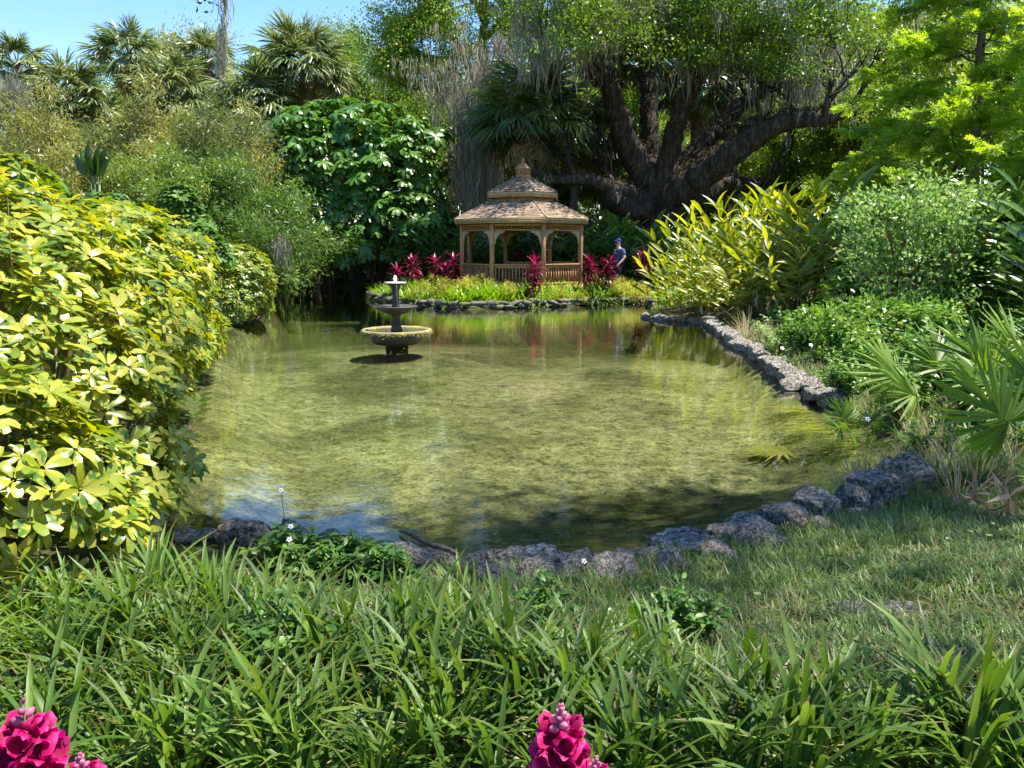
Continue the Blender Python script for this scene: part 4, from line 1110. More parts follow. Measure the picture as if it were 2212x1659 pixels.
spots = [(60, 27, 0, 'feathery bamboo at the far left edge above the yellow bush'), (140, 25, 2, 'tall olive bamboo below the second palm'), (225, 28, 0, 'bamboo clump behind the upright paddle leaves'), (300, 25, 1, 'bamboo directly behind the top of the yellow bush'),
         (370, 28, 2, 'bamboo clump below the palm with the tan skirt'), (430, 24, 1, 'loose bamboo behind the dark green whorled shrub'), (480, 27, 0, 'dense bamboo in the middle of the left thicket'), (540, 24, 1, 'arching bamboo leaning over the water toward the umbrella tree'),
         (600, 26.5, 1, 'outermost bamboo sprays reaching in front of the umbrella tree'), (-40, 22, 2, 'bamboo cut by the left edge'), (180, 32, 2, 'rear bamboo under the topmost palm'), (440, 32, 2, 'rear bamboo under the far small palm'), (330, 33, 0, 'rear bamboo under the middle palms'), (60, 33, 1, 'rear bamboo at the far left beneath moss'),
         (560, 31, 2, 'rear bamboo below the dark low palm')]
used = set()
for i, (u, Y, k, lb) in enumerate(spots):
    p = gpos(u, Y); s = rn(60 + i).uniform(.9, 1.15)
    if k in used: copy_tree(BB[k], p, lb, i * 1.9, s)
    else: used.add(k); BB[k].location = tuple(p); BB[k]['label'] = lb; BB[k].rotation_euler = (0, 0, i * 1.9)

# ------------------------------------------------------------------ whorl-leaved plants
def whorl_mesh(seed, mat, nl=8, L=.12, W=.046, droop=.55, tilt=.35, pet=.10, prof=(.25, .62, .95, 1.0, .62), cols=3, span=6.283):
    rg = rn(seed); m = MB()
    a = np.arange(nl) / nl * span + rg.normal(0, .12, nl); D = np.stack([np.cos(a), np.sin(a), tilt + rg.normal(0, .16, nl)], 1)
    leaves(m, np.zeros((nl, 3)) + D * .012, D, [0, 0, 1], L * rg.uniform(.7, 1.12, nl), W * rg.uniform(.85, 1.1, nl), droop * rg.uniform(.6, 1.5, nl), prof, cols, fold=.18, rnd=rg.random(nl), rg=rg)
    tube(m, [(0, 0, 0), (.004, .006, -pet * .5), (.0, .02, -pet)], [.0028, .003, .0035], 4, .2)
    me = m.mesh('leaf', MAT[mat], True)
    return m, me
def whorl_bush(name, label, cat, ells, mat, nfront, nstuff, L, base, seed=0, W=None, droop=.55, tilt=.35, nvar=5, sun=.35, group=None, low=-.25, view=(0, 0), stems=26, nl=(7, 10), scl=(.75, 1.15), outw=.7, lump=.10, inner=None, share=.45):
    """a bush whose compound leaves are parts: the ones nearest the viewer one by one, the rest joined"""
    rg = rn(seed); W = W or L * .38
    var = [whorl_mesh(seed * 10 + k, mat, int(rg.integers(*nl)), L, W, droop * rg.uniform(.6, 1.4), tilt * rg.uniform(.4, 1.4), L * .9) for k in range(nvar)]
    E_ = np.asarray(ells, float); t = thing(name, label, cat, base, group); base = np.asarray(base, float)
    vlo = [whorl_mesh(seed * 10 + k, mat, 7, L, W, droop, tilt, L * .5, (.35, .9, .95, .5), 2)[0] for k in range(3)]
    n = nfront + nstuff; P = []; D = []
    area = (E_[:, 3] * E_[:, 4] * E_[:, 5]) ** .667; area /= area.sum()
    while len(P) < n:
        e = E_[rg.choice(len(E_), p=area)]; d = rdir(rg, 1)[0]
        if d[2] < low: continue
        q_ = e[:3] + d * e[3:6] * (1 - .22 * rg.random() ** 2.2 + lump * fbm((e[:3] + d * e[3:6])[None], seed, .55 / max(.4, e[3] ** .5), 2)[0])
        ins = (((q_ - E_[:, :3]) / E_[:, 3:6]) ** 2).sum(1).min()
        if ins < .62 or q_[2] < gz(q_[0], q_[1]) + .06 and q_[2] < .12: continue
        P.append(q_); D.append(unit(d / e[3:6]))
    P = np.array(P); D = np.array(D)
    dist = np.linalg.norm(P - [view[0], view[1], CAM_H], axis=1)
    face = ((np.array([view[0], view[1], CAM_H]) - P) * D).sum(1) / dist
    rank = np.argsort(-(face + .35) / dist)
    st = MB(); st2 = MB()
    for j, i in enumerate(rank):
        up_ = unit(D[i] * outw + UPZ * (1.3 - outw) + rg.normal(0, .22, 3)); side = unit(np.cross(up_, rg.normal(0, 1, 3)))
        M = frame(P[i] - base, side, up_, rg.uniform(*scl)); k = rg.integers(nvar)
        if j < nfront: link('leaf', var[k][1], t, M=M)
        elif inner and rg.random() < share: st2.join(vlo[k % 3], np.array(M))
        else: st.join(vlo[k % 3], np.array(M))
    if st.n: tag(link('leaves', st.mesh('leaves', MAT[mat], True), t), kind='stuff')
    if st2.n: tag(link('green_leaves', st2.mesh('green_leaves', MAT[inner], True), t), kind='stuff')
    m = MB()
    for s in range(stems):
        i = rg.integers(n); e = P[i] - base; e0 = np.array([e[0] * .45, e[1] * .6, 0]); e0[2] = gz(*(e0[:2] + base[:2])) - base[2] - .05
        w_ = [[*e0, .022], [*(e0 * .4 + e * .6 - [0, 0, .15]), .015], [*(e - unit(D[i]) * .05), .006]]
        sp = spline(w_, 5); tube(m, sp[:, :3], sp[:, 3], 5, rg.random())
    link('stem', m.mesh('stem', MAT['cane'], True), t)
    return t
YB = [(-2.55, 3.35, .78, .62, .62, .58), (-2.75, 4.55, .80, .72, .75, .78), (-3.35, 4.1, 1.20, .95, .9, .85), (-3.65, 5.4, 1.25, 1.3, 1.2, .95), (-4.0, 7.3, 1.0, .92, 1.5, 1.0), (-5.25, 9.8, .72, 1.35, 1.7, .82), (-2.55, 3.9, .5, .62, .6, .48), (-5.2, 7.0, 1.2, 1.4, 1.6, 1.0), (-3.6, 5.0, 1.72, 1.0, 1.0, .62), (-3.05, 4.7, 1.45, .62, .62, .62), (-3.5, 3.9, 1.36, .8, .8, .6), (-3.35, 6.3, 1.52, .7, .9, .74), (-3.75, 7.6, 1.5, .75, .9, .68), (-2.35, 4.25, .40, .42, .4, .3), (-2.5, 4.8, .45, .42, .45, .36), (-2.2, 3.6, .42, .36, .35, .30)]
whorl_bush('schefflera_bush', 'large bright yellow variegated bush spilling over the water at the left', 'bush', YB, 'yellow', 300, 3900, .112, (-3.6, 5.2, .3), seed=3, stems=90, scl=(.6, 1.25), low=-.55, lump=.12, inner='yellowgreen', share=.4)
whorl_bush('rounded_bush', 'rounded green and gold bush at the water edge beyond the yellow bush', 'bush', [tuple(V(505, 610, 18.6)) + (.95, .9, .92), tuple(V(470, 650, 18.0)) + (.85, .8, .7), tuple(V(545, 655, 19.0)) + (.5, .6, .62)], 'yellowgreen', 200, 750, .115, gpos(505, 18.6), seed=4, scl=(.8, 1.2), low=-.6)
for j, (u, v, Y, r_, h, lb) in enumerate([(436, 520, 15.5, .30, .36, 'tall dark green whorled shrub rising behind the right end of the yellow bush'), (395, 450, 17, .4, .5, 'dark whorled shrub in front of the bamboo, left of the tall one'), (240, 470, 16, .45, .5, 'low dark green whorled shrub just above the yellow bush top'), (85, 440, 13, .55, .5, 'green whorled shrub above the yellow bush near the left edge'), (15, 410, 10, .5, .45, 'lime green whorled shrub touching the left edge above the yellow bush')]):
    c = V(u, v, Y); b = gpos(u, Y)
    whorl_bush('whorled_shrub', lb, 'shrub', [(c[0], c[1], c[2], r_, r_, h), (c[0] + .2, c[1], c[2] - h * 1.0, r_ * 1.1, r_, h), (c[0] - .2, c[1] + .1, c[2] - h * 1.8, r_ * 1.1, r_, h)], 'shefgreen' if j < 4 else 'yellowgreen', 90, 160, .14, b, seed=20 + j, scl=(.9, 1.4), stems=12, group='dark whorled shrubs behind the yellow bush', lump=.25)
c = V(765, 400, 34.0)
UE = [(c[0], c[1], c[2] - .1, 3.9, 2.6, 3.1), (c[0] - 1.6, c[1] - .6, c[2] + .6, 2.5, 2.0, 2.1), (c[0] + 1.7, c[1], c[2] + .7, 2.4, 2.0, 2.3), (c[0] + .4, c[1] - 1.0, c[2] - 1.6, 3.3, 2.0, 2.0), (c[0] + 2.2, c[1], c[2] - 1.8, 2.2, 1.8, 1.9), (c[0] - 3.3, c[1] - .3, c[2] + 1.1, 1.5, 1.3, 1.1), (c[0] - 2.6, c[1], c[2] + 2.0, 1.2, 1.2, .9), (c[0] + .3, c[1] - .3, c[2] + 1.9, 2.6, 1.9, 1.6)]
ut = whorl_bush('umbrella_tree', 'wide glossy dark umbrella tree with shining drooping leaf whorls', 'tree', UE, 'umbrella', 300, 800, .42, gpos(765, 35), seed=7, W=.145, droop=.85, tilt=.05, scl=(.85, 1.25), stems=24, nl=(9, 13), low=-.75, outw=.5, lump=.22)
m = MB()
for (u, v0, v1, Y, r_) in [(688, 630, 520, 34.5, .17), (722, 622, 480, 36, .10), (760, 622, 480, 36.3, .13), (800, 622, 450, 36, .15), (845, 622, 480, 35.5, .10)]:
    a, b = V(u, v0, Y), V(u - 12, v1, Y); a[2] = gz(a[0], a[1]) - .1
    sp = spline([[*(a - ut.location), r_ * 1.3], [*((a + b) / 2 - ut.location + [.1, 0, 0]), r_], [*(b - ut.location), r_ * .8]], 5); tube(m, sp[:, :3], sp[:, 3], 8, rough=.1)
link('trunk', m.mesh('trunk', MAT['palmbark'], True), ut)
# upright paddle-leaved plant above the yellow bush
c = V(225, 350, 20); b = gpos(225, 20)
pt = thing('paddle_plant', 'upright blue green paddle leaves standing out of the bamboo above the yellow bush', 'plant', b)
m = MB(); leaves(m, [[0, 0, 0]], [[0, 1, 0]], [[0, 0, 1]], .75, .26, .35, (.3, .85, 1, .9, .6, .15), 3, fold=.3, rnd=[.3]); pl_ = m.mesh('leaf', MAT['deepleaf'], True)
rg = rn(8)
for k, (dx, el, s) in enumerate([(-.22, 80, .9), (-.08, 88, 1.1), (.08, 84, 1.0), (.2, 72, .95), (.33, 60, .8), (-.34, 66, .8), (.02, 75, .7)]):
    d = np.array([dx * 1.4, -.15, 1.0]); z0 = c[2] - b[2] - .35
    link('leaf', pl_, pt, M=frame((dx * .6, 0, z0), d, (rg.normal(0, .3), -1, .2), s))
m = MB()
for dx in (-.1, 0, .1): tube(m, [(dx * .3, 0, -.1), (dx, 0, c[2] - b[2] - .3)], [.05, .03], 6)
link('stem', m.mesh('stem', MAT['stem']), pt)

# ------------------------------------------------------------------ the big oak
OY = 33.5
ob = V(1416, 560, OY); ob[2] = gz(ob[0], ob[1])
oak = thing('live_oak', 'massive dark live oak with spreading limbs and hanging grey moss behind gazebo', 'tree', ob)
LIMBS = [  # rows of u, v, radius in pixels, Y
    [(1418, 600, 46, 33.5), (1416, 540, 36, 33.5), (1414, 470, 34, 33.5), (1414, 420, 40, 33.5), (1420, 385, 38, 33.6)],
    [(1410, 430, 30, 33.5), (1392, 385, 32, 33.4), (1352, 305, 27, 33.0), (1330, 235, 23, 32.4), (1312, 170, 20, 32), (1280, 110, 17, 31.6), (1245, 50, 14, 31.2), (1215, -20, 12, 30.8), (1195, -110, 8, 30.2)],
    [(1318, 190, 17, 32), (1268, 150, 13, 32.4), (1262, 90, 11, 32.8), (1275, 20, 9, 33), (1290, -60, 7, 33)],
    [(1405, 440, 26, 33.3), (1360, 425, 26, 32.8), (1318, 408, 20, 32.2), (1270, 388, 15, 31.6), (1205, 386, 12, 31.2), (1150, 370, 8, 31)],
    [(1412, 420, 28, 34), (1405, 330, 24, 34.6), (1402, 250, 19, 35), (1396, 170, 16, 35.4), (1404, 70, 12, 35.8), (1420, -40, 10, 36)],
    [(1425, 420, 30, 33.4), (1448, 330, 25, 33), (1462, 265, 22, 32.6), (1480, 215, 19, 32.2), (1510, 165, 17, 31.8), (1555, 115, 14, 31.4), (1580, 40, 11, 31), (1600, -60, 9, 30.6)],
    [(1440, 420, 30, 33.8), (1490, 345, 24, 34.2), (1545, 285, 20, 34.6), (1590, 240, 16, 35), (1650, 195, 13, 35), (1710, 180, 12, 34.5), (1790, 172, 9, 34)],
    [(1432, 465, 34, 33.3), (1470, 415, 37, 32.6), (1530, 370, 34, 31.8), (1592, 325, 29, 31), (1655, 280, 25, 30.4), (1720, 258, 21, 29.8), (1775, 256, 17, 29.4), (1850, 240, 10, 29)],
    [(1440, 470, 30, 33.8), (1500, 425, 26, 34.2), (1550, 405, 23, 34.4), (1610, 400, 18, 34.6), (1650, 410, 11, 34.8)],
    [(1590, 322, 13, 31.2), (1604, 285, 12, 31.4), (1625, 262, 11, 31.6), (1660, 255, 9, 31.6)],
    [(1500, 340, 14, 33), (1560, 325, 11, 33), (1620, 310, 9, 33.2)],
    [(1400, 455, 24, 33.2), (1345, 445, 27, 32.5), (1320, 415, 22, 32.2), (1312, 385, 12, 32)]]
trunk = MB(); rgo = rn(77); TIP = []; LP = []; BR = []
for i, lm in enumerate(LIMBS):
    p = np.array([[*V(u, v, Y), r_ / F * Y] for u, v, r_, Y in lm]); p[:, :3] -= ob
    s = spline(p, 8)
    if i: s[:, :3] += rgo.normal(0, .03, (len(s), 3))
    tube(trunk, s[:, :3], s[:, 3] * .9 * (1 + .04 * rgo.normal(0, 1, len(s))), 14, rough=.12, seed=i)
    if i: LP.append(s)
    if i and i != 9:
        for k in range(6 if i in (1, 5, 6, 7, 4) else 3):
            j = rgo.integers(len(s) // 2, len(s)); d = unit(rgo.normal(0, 1, 3) * [1, 1, .3] + [0, 0, .9])
            grow(BR, TIP, rgo, s[j, :3], d, rgo.uniform(1.6, 3.2), min(s[j, 3] * .55, .13), 1, 3, .8, .10, .2, (3, 5), .62, .55)
for p, r_, l in BR: tube(trunk, p, r_, 5 if l == 1 else 4)
link('trunk', trunk.mesh('trunk', MAT['bark'], True), oak)
# shaggy brown fern along the tops of the limbs
m = MB()
for i, s in enumerate(LP):
    if i in (8, 9, 10): continue
    k = int(60 * len(s) / 10 * (2.4 if i in (6, 7, 10) else 1.0)); j = rgo.integers(0, int(len(s) * .95), k)
    a = rgo.normal(0, .75, k); tan = unit(np.gradient(s[:, :3], axis=0))[j]; side = unit(np.cross(tan, UPZ)); upn = np.cross(side, tan)
    dd = side * np.sin(a)[:, None] + upn * np.cos(a)[:, None]
    P = s[j, :3] + dd * s[j, 3:4] * 1.02 + tan * rgo.normal(0, .08, (k, 1))
    leaves(m, P, unit(dd + rgo.normal(0, .7, (k, 3))), rdir(rgo, k), rgo.uniform(.08, .2, k), .05, 1.2, (.4, 1, .3), rnd=rgo.random(k) * .5, rg=rgo)
tag(link('limb_fern', m.mesh('limb_fern', MAT['fuzz']), oak), kind='stuff')
# leaves: at the twig tips and in sprays placed where the crown hangs low
m = MB(); crown(m, rgo, [t_ for t_ in TIP if t_[0][2] > 9.0], 34, .15, .08, .45)
sprays = []
for (u, v, Y, ru, rv, k) in [(1560, 70, 30, 120, 60, 26), (1690, 60, 30, 110, 70, 26), (1640, 120, 29.5, 70, 35, 10), (1470, 110, 30, 50, 35, 8), (1480, 10, 31, 90, 40, 14), (1230, 20, 31, 120, 60, 16), (1330, 10, 32, 100, 40, 10), (1780, 60, 31, 90, 70, 12), (1755, -90, 30, 130, 90, 14),
                             (1500, -110, 30, 260, 90, 16), (1200, -120, 30, 200, 100, 20), (1350, -220, 30, 300, 90, 18), (1650, -230, 30, 260, 100, 12), (1270, 60, 27.6, 75, 60, 10), (1330, -20, 27.8, 90, 60, 10), (1230, -20, 27.6, 90, 60, 8)]:
    for q_ in range(k):
        c = V(u + rgo.normal(0, .55) * ru, v + rgo.normal(0, .55) * rv, Y + rgo.normal(0, .9)) - ob
        sprays.append((c, rdir(rgo, 1)[0]))
link('crown', m.mesh('crown', MAT['oakleaf']), oak)
m = MB(); crown(m, rgo, sprays, 190, .15, .08, .45); link('young_leaves', m.mesh('young_leaves', MAT['oakbright']), oak)
m = MB()
for c, d in sprays[::2]:
    j = np.argmin([np.linalg.norm(t[0] - c) for t in TIP[::3]]); a = TIP[::3][j][0]
    sp = spline([[*a, .03], [*((a + c) / 2 + rgo.normal(0, .15, 3)), .02], [*c, .008]], 4); tube(m, sp[:, :3], sp[:, 3], 4)
tag(link('twigs', m.mesh('twigs', MAT['graybark']), oak), kind='stuff')
# moss
m = MB(); MP = []; ML = []
for i, s in enumerate(LP):
    k = len(s) * (1 if i in (6, 7, 8, 9, 10, 2) else 2); j = rgo.integers(len(s) // 4, len(s), k); j = j[(s[j, 2] > 8.0) | (rgo.random(k) < .12)]; k = len(j); MP.append(s[j, :3] - UPZ * s[j, 3:4] * .8 + rgo.normal(0, .12, (k, 3))); ML.append(np.abs(rgo.normal(.0, .45, k)) + .12)
hi_ = [t_[0] for t_ in TIP if t_[0][2] > 9.2 - ob[2]]; j = rgo.integers(0, len(hi_), 120); MP.append(np.array([hi_[k] for k in j])); ML.append(rgo.uniform(.3, 1.6, 120))
for (u, v, Y, ru, rv, n, l) in [(1215, 40, 29.5, 90, 60, 120, 1.5), (1290, 10, 30, 60, 60, 80, 1.8), (1180, 90, 30, 60, 60, 60, 1.5), (1400, -10, 30.5, 80, 50, 60, 1.4), (1500, 60, 30.5, 50, 30, 30, 1.5), (1560, 90, 30.5, 60, 30, 22, 1.3), (1720, 130, 30.5, 60, 40, 60, 2.0), (1770, 90, 31, 60, 60, 60, 1.8), (1660, 225, 32, 40, 12, 6, .8),
                               (1600, 10, 30.5, 120, 40, 60, 1.3), (1470, 150, 31.5, 40, 25, 10, 1.2), (1350, -60, 30.5, 250, 60, 120, 1.8)]:
    MP.append(np.array([V(u + rgo.normal(0, .6) * ru, v + rgo.normal(0, .6) * rv, Y + rgo.normal(0, .7)) - ob for q_ in range(n // 2)])); ML.append(rgo.uniform(.35, 1.35, n // 2) * l)
mossy(m, rgo, np.concatenate(MP), np.concatenate(ML), .046, 11, .10)
link('hanging_moss', m.mesh('hanging_moss', MAT['moss']), oak)

# ------------------------------------------------------------------ the second oak, left of the gazebo, and its long moss curtain
DY2 = 3.6; LY = 39.6
lb_ = V(1010, 560, LY); lb_[2] = gz(lb_[0], LY)
o2 = thing('live_oak', 'sunny green oak with twisted grey branches and a long moss curtain left of gazebo', 'tree', lb_)
rgl = rn(81); tr = MB(); T2 = []; B2 = []; L2 = []
for i, lm in enumerate([[(1015, 620, 24, 36), (1010, 480, 17, 36), (1022, 330, 14, 36), (1040, 180, 12, 35.6), (1046, 60, 10, 35.4), (1052, -60, 7, 35)],
                        [(1024, 300, 9, 36), (990, 200, 8, 35.4), (940, 130, 7, 34.8), (880, 110, 5, 34.4), (830, 120, 3, 34)],
                        [(1040, 190, 9, 35.6), (1000, 120, 8, 35), (960, 60, 6, 34.4), (905, 30, 5, 34), (860, 50, 3, 33.6)],
                        [(1046, 80, 8, 35.4), (1090, 50, 7, 34.8), (1130, 30, 6, 34.3), (1160, 60, 4, 34)],
                        [(1046, 40, 8, 35.4), (1000, -30, 7, 35), (930, -80, 6, 34.4), (880, -100, 4, 34)],
                        [(960, 160, 5, 35), (910, 190, 4, 34.6), (890, 150, 3, 34.4)]]):
    p = np.array([[*V(u, v, Y + DY2), r_ / F * Y] for u, v, r_, Y in lm]); p[:, :3] -= lb_
    s = spline(p, 7); s[:, :3] += rgl.normal(0, .04, (len(s), 3)); tube(tr, s[:, :3], s[:, 3], 9, rough=.12, seed=40 + i); L2.append(s)
    for k in range(5 if i else 3):
        j = rgl.integers(len(s) // 2, len(s)); d = rgl.normal(0, 1, 3) * [1, 1, .5] + [0, 0, .4]
        grow(B2, T2, rgl, s[j, :3], d, rgl.uniform(1.2, 2.4), .06, 1, 3, .9, .06, .28, (3, 5), .62, .6)
for p, r_, l in B2: tube(tr, p, r_, 5 if l == 1 else 4)
link('trunk', tr.mesh('trunk', MAT['graybark'], True), o2)
m = MB(); sp2 = []
for (u, v, Y, ru, rv, k) in [(880, 70, 34, 70, 50, 34), (960, 40, 34, 80, 50, 36), (1000, 110, 34, 60, 40, 22), (930, 150, 34, 70, 35, 26), (850, 150, 34.5, 50, 30, 14), (1100, 40, 33.5, 50, 40, 22), (1120, 100, 33.5, 40, 40, 12), (930, -60, 34, 90, 60, 40), (1050, -80, 34, 120, 60, 36), (900, 190, 36, 80, 30, 18), (830, 100, 34, 40, 60, 12)]:
    for q_ in range(k): sp2.append((V(u + rgl.normal(0, .5) * ru, v + rgl.normal(0, .5) * rv, Y + DY2 + rgl.normal(0, .8)) - lb_, rdir(rgl, 1)[0]))
crown(m, rgl, T2, 40, .14, .075, .38); crown(m, rgl, sp2, 120, .14, .075, .42)
link('crown', m.mesh('crown', MAT['oakbright']), o2)
m = MB()
for c, d in sp2[::2]:
    j = np.argmin([np.linalg.norm(t[0] - c) for t in T2[::2]]); a = T2[::2][j][0]
    sp = spline([[*a, .025], [*((a + c) / 2 + rgl.normal(0, .15, 3)), .018], [*c, .007]], 4); tube(m, sp[:, :3], sp[:, 3], 4)
tag(link('twigs', m.mesh('twigs', MAT['graybark']), o2), kind='stuff')
m = MB(); MP = []; ML = []
for (u, v0, v1, ru, Y, n, l) in [(1050, 130, 400, 26, 33.5, 260, 2.2), (1012, 160, 400, 20, 33.8, 130, 2.0), (990, 300, 480, 25, 34.5, 60, 1.6), (1080, 60, 200, 30, 33.5, 60, 1.5), (960, 160, 260, 40, 34.3, 40, 1.0), (900, 120, 200, 50, 34.2, 30, .7), (1150, 120, 260, 25, 33.2, 60, 1.6), (1110, 150, 260, 25, 33.6, 40, 1.3), (1000, 40, 200, 60, 34.5, 40, 1.2)]:
    MP.append(np.array([V(u + rgl.normal(0, .7) * ru, rgl.uniform(v0, v1), Y + rgl.normal(0, .35)) - lb_ for q_ in range(n)])); ML.append(rgl.uniform(.4, 1.2, n) * l)
mossy(m, rgl, np.concatenate(MP), np.concatenate(ML), .042, 8, .11)
link('hanging_moss', m.mesh('hanging_moss', MAT['moss']), o2)
m = MB(); rg = rn(90)                                        # moss hanging at the far left and below the bamboo
for (nm, lb, u, v, Y, ru, rv, n, l) in [('moss_curtain', 'grey moss curtain hanging at the far left edge under the palm', 18, 190, 36, 30, 30, 90, 1.7), ('moss_curtain', 'pale moss tuft dangling over the water in front of the dark channel', 685 - 78, 520, 22.5, 9, 14, 26, .8)]:
    c0 = V(u, v, Y); m = MB()
    mossy(m, rg, np.array([V(u + rg.normal(0, .6) * ru, v + rg.normal(0, .6) * rv, Y + rg.normal(0, .25)) - c0 for q_ in range(n)]), rg.uniform(.4, 1.2, n) * l, .03, 7, .1)
    tag(link(nm, m.mesh(nm, MAT['moss']), None, c0), lb, 'hanging moss')
# ------------------------------------------------------------------ lime green cypress on the right
def cypress(label, u, Y, h, rmax, seed, density=1.0, zmin=.4):
    rg = rn(seed); b = gpos(u, Y); t = thing('cypress_tree', label, 'tree', b, 'lime green cypresses on the right bank')
    m = MB(); tw = MB()
    w_ = [[0, 0, -.2, .16], [.05, 0, h * .3, .125], [-.05, .05, h * .6, .085], [0, 0, h, .015]]
    s = spline(w_, 9); tube(m, s[:, :3], s[:, 3], 10, rough=.1)
    nb = int(92 * density)
    PT = []; DT = []
    for k in range(nb):
        z = h * (zmin / h + (1 - zmin / h) * ((k + rg.random()) / nb) ** .9); f = z / h
        L = rmax * (1.05 - .78 * f) * rg.uniform(.65, 1.12); az = k * 2.4 + rg.normal(0, .3)
        d = np.array([math.cos(az), math.sin(az), rg.uniform(-.12, .42)])
        o = np.array([0, 0, z]); pts = [o]; dd = unit(d)
        for q_ in range(8): dd = unit(dd + rg.normal(0, .10, 3) + [0, 0, -.015]); pts.append(pts[-1] + dd * L / 8)
        pts = np.array(pts); tube(m, pts, np.linspace(.028, .006, 9) * (1.3 - f * .6), 4)
        nn = int(15 * L)
        for q_ in range(nn):                                   # side twigs in flat layers
            a = rg.uniform(.18, 1.0); i = min(int(a * 8), 7); p = pts[i] + (pts[i + 1] - pts[i]) * (a * 8 - i)
            sd = np.cross(unit(pts[i + 1] - pts[i]), UPZ) * rg.choice([-1, 1]); dr = unit(unit(pts[i + 1] - pts[i]) * .75 + sd * rg.uniform(.3, 1.0) + [0, 0, rg.normal(0, .34)])
            l2 = rg.uniform(.25, .65) * (1.15 - a * .5); e = p + dr * l2 - [0, 0, .05 * l2]
            tube(m, [p, (p + e) / 2 + [0, 0, .02], e], [.006, .004, .002], 3, cap=False)
            ns = int(l2 * 27)
            for g_ in range(ns):
                x = p + (e - p) * rg.uniform(.15, 1.05); s2 = np.cross(dr, UPZ) * rg.choice([-1, 1]); PT.append(x); DT.append(unit(dr * .7 + s2 * rg.uniform(.2, 1.0) + [0, 0, rg.normal(-.03, .36)]))
    PT = np.array(PT); DT = np.array(DT); n = len(PT)
    # each sprig: a twiglet with six pairs of little leaves
    Ls = rg.uniform(.10, .22, n); rb = np.clip(rg.random(n), 0, 1)
    N = unit(rg.normal(0, .6, (n, 3)) + [0, -.15, 1]); S = unit(np.cross(DT, N))
    lf = MB(); k = 4
    for j in range(k):
        f = (j + .6) / k
        for sg in (-1, 1):
            P = PT + DT * (Ls * f)[:, None]; D = unit(DT * .55 + S * sg + rg.normal(0, .12, (n, 3)))
            flat_leaves(lf, P, D, N, .095 * (1.1 - .5 * f) * rg.uniform(.8, 1.2, n), .030, (rb * .5 + rg.random(n) * .5) * .5)
    link('trunk', m.mesh('trunk', MAT['graybark'], True), t)
    link('crown', lf.mesh('crown', MAT['cypress']), t)
    return t, n
_, n1 = cypress('bright lime green feathery cypress filling the upper right corner', 2075, 18.0, 10.0, 4.6, 101)
_, n2 = cypress('shorter lime green cypress in the corner at the right edge', 2300, 14.5, 6.2, 2.9, 102, .6)

# ------------------------------------------------------------------ shell ginger
def ginger_leaf(seed, mat, L=.62, W=.12):
    rg = rn(seed); m = MB()
    leaves(m, [[0, 0, 0]], [[0, 1, 0]], [[0, 0, 1]], L, W, rg.uniform(.3, 1.1), (.15, .75, 1, .9, .55, .05), 3, fold=.35, rnd=[rg.random()])
    return m, m.mesh('leaf', MAT[mat], True)
GL = [ginger_leaf(110 + k, 'ginger') for k in range(5)]; GDEAD = ginger_leaf(118, 'gingerdead', .5, .07)
def cane_variant(seed, H, nleaf, lean):
    rg = rn(seed); az = 0.0
    pts = spline([[0, 0, 0], [0, lean * .25, H * .5], [0, lean, H]], 6); m = MB(); tube(m, pts, np.linspace(.014, .006, len(pts)), 5)
    L = []
    for k in range(nleaf):
        f = .25 + .75 * k / (nleaf - 1); i = min(int(f * (len(pts) - 1)), len(pts) - 2); p = pts[i]; T = unit(pts[i + 1] - pts[i])
        s = np.array([1 if k % 2 else -1, rg.normal(0, .25), 0]); el = .35 + .75 * f
        L.append((p, unit(s * (1.25 - .8 * f) + T * el), unit(T * .8 - s * .5 + rg.normal(0, .15, 3)), rg.uniform(.8, 1.15) * (1.0 if k < nleaf - 1 else 1.1)))
    return m.mesh('cane', MAT['stem'], True), L
CV = [cane_variant(120 + k, h, n, l) for k, (h, n, l) in enumerate([(2.3, 12, .8), (2.0, 11, 1.1), (2.6, 13, .6), (1.6, 10, 1.0), (1.2, 9, .9)])]
def ginger(u, Y, label, nc, seed, spread=.9, s=1.0, dead=.06):
    b = gpos(u, Y); t = thing('ginger_plant', label, 'ginger plant', b, 'shell ginger clump at the water edge'); rg = rn(seed)
    for k in range(int(nc * 1.55)):
        a = rg.uniform(0, 6.28); rr = spread * math.sqrt(rg.random()); me, L = CV[rg.integers(len(CV))]
        yaw = a - math.pi / 2 + rg.normal(0, .5); sc = s * rg.uniform(.85, 1.12)
        c = link('cane', me, t); c.location = (rr * math.cos(a), rr * math.sin(a), -.05); c.rotation_euler = (rg.normal(0, .1), rg.normal(0, .1), yaw); c.scale = (sc, sc, sc)
        for j, (p, d, up_, ls) in enumerate(L):
            dd = rg.random() < (dead * (2.5 if j < 3 else .3))
            link('dry_leaf' if dd else 'leaf', (GDEAD if dd else GL[rg.integers(5)])[1], c, M=frame(p, d * [1, 1, -.6 if dd else 1], up_, ls))
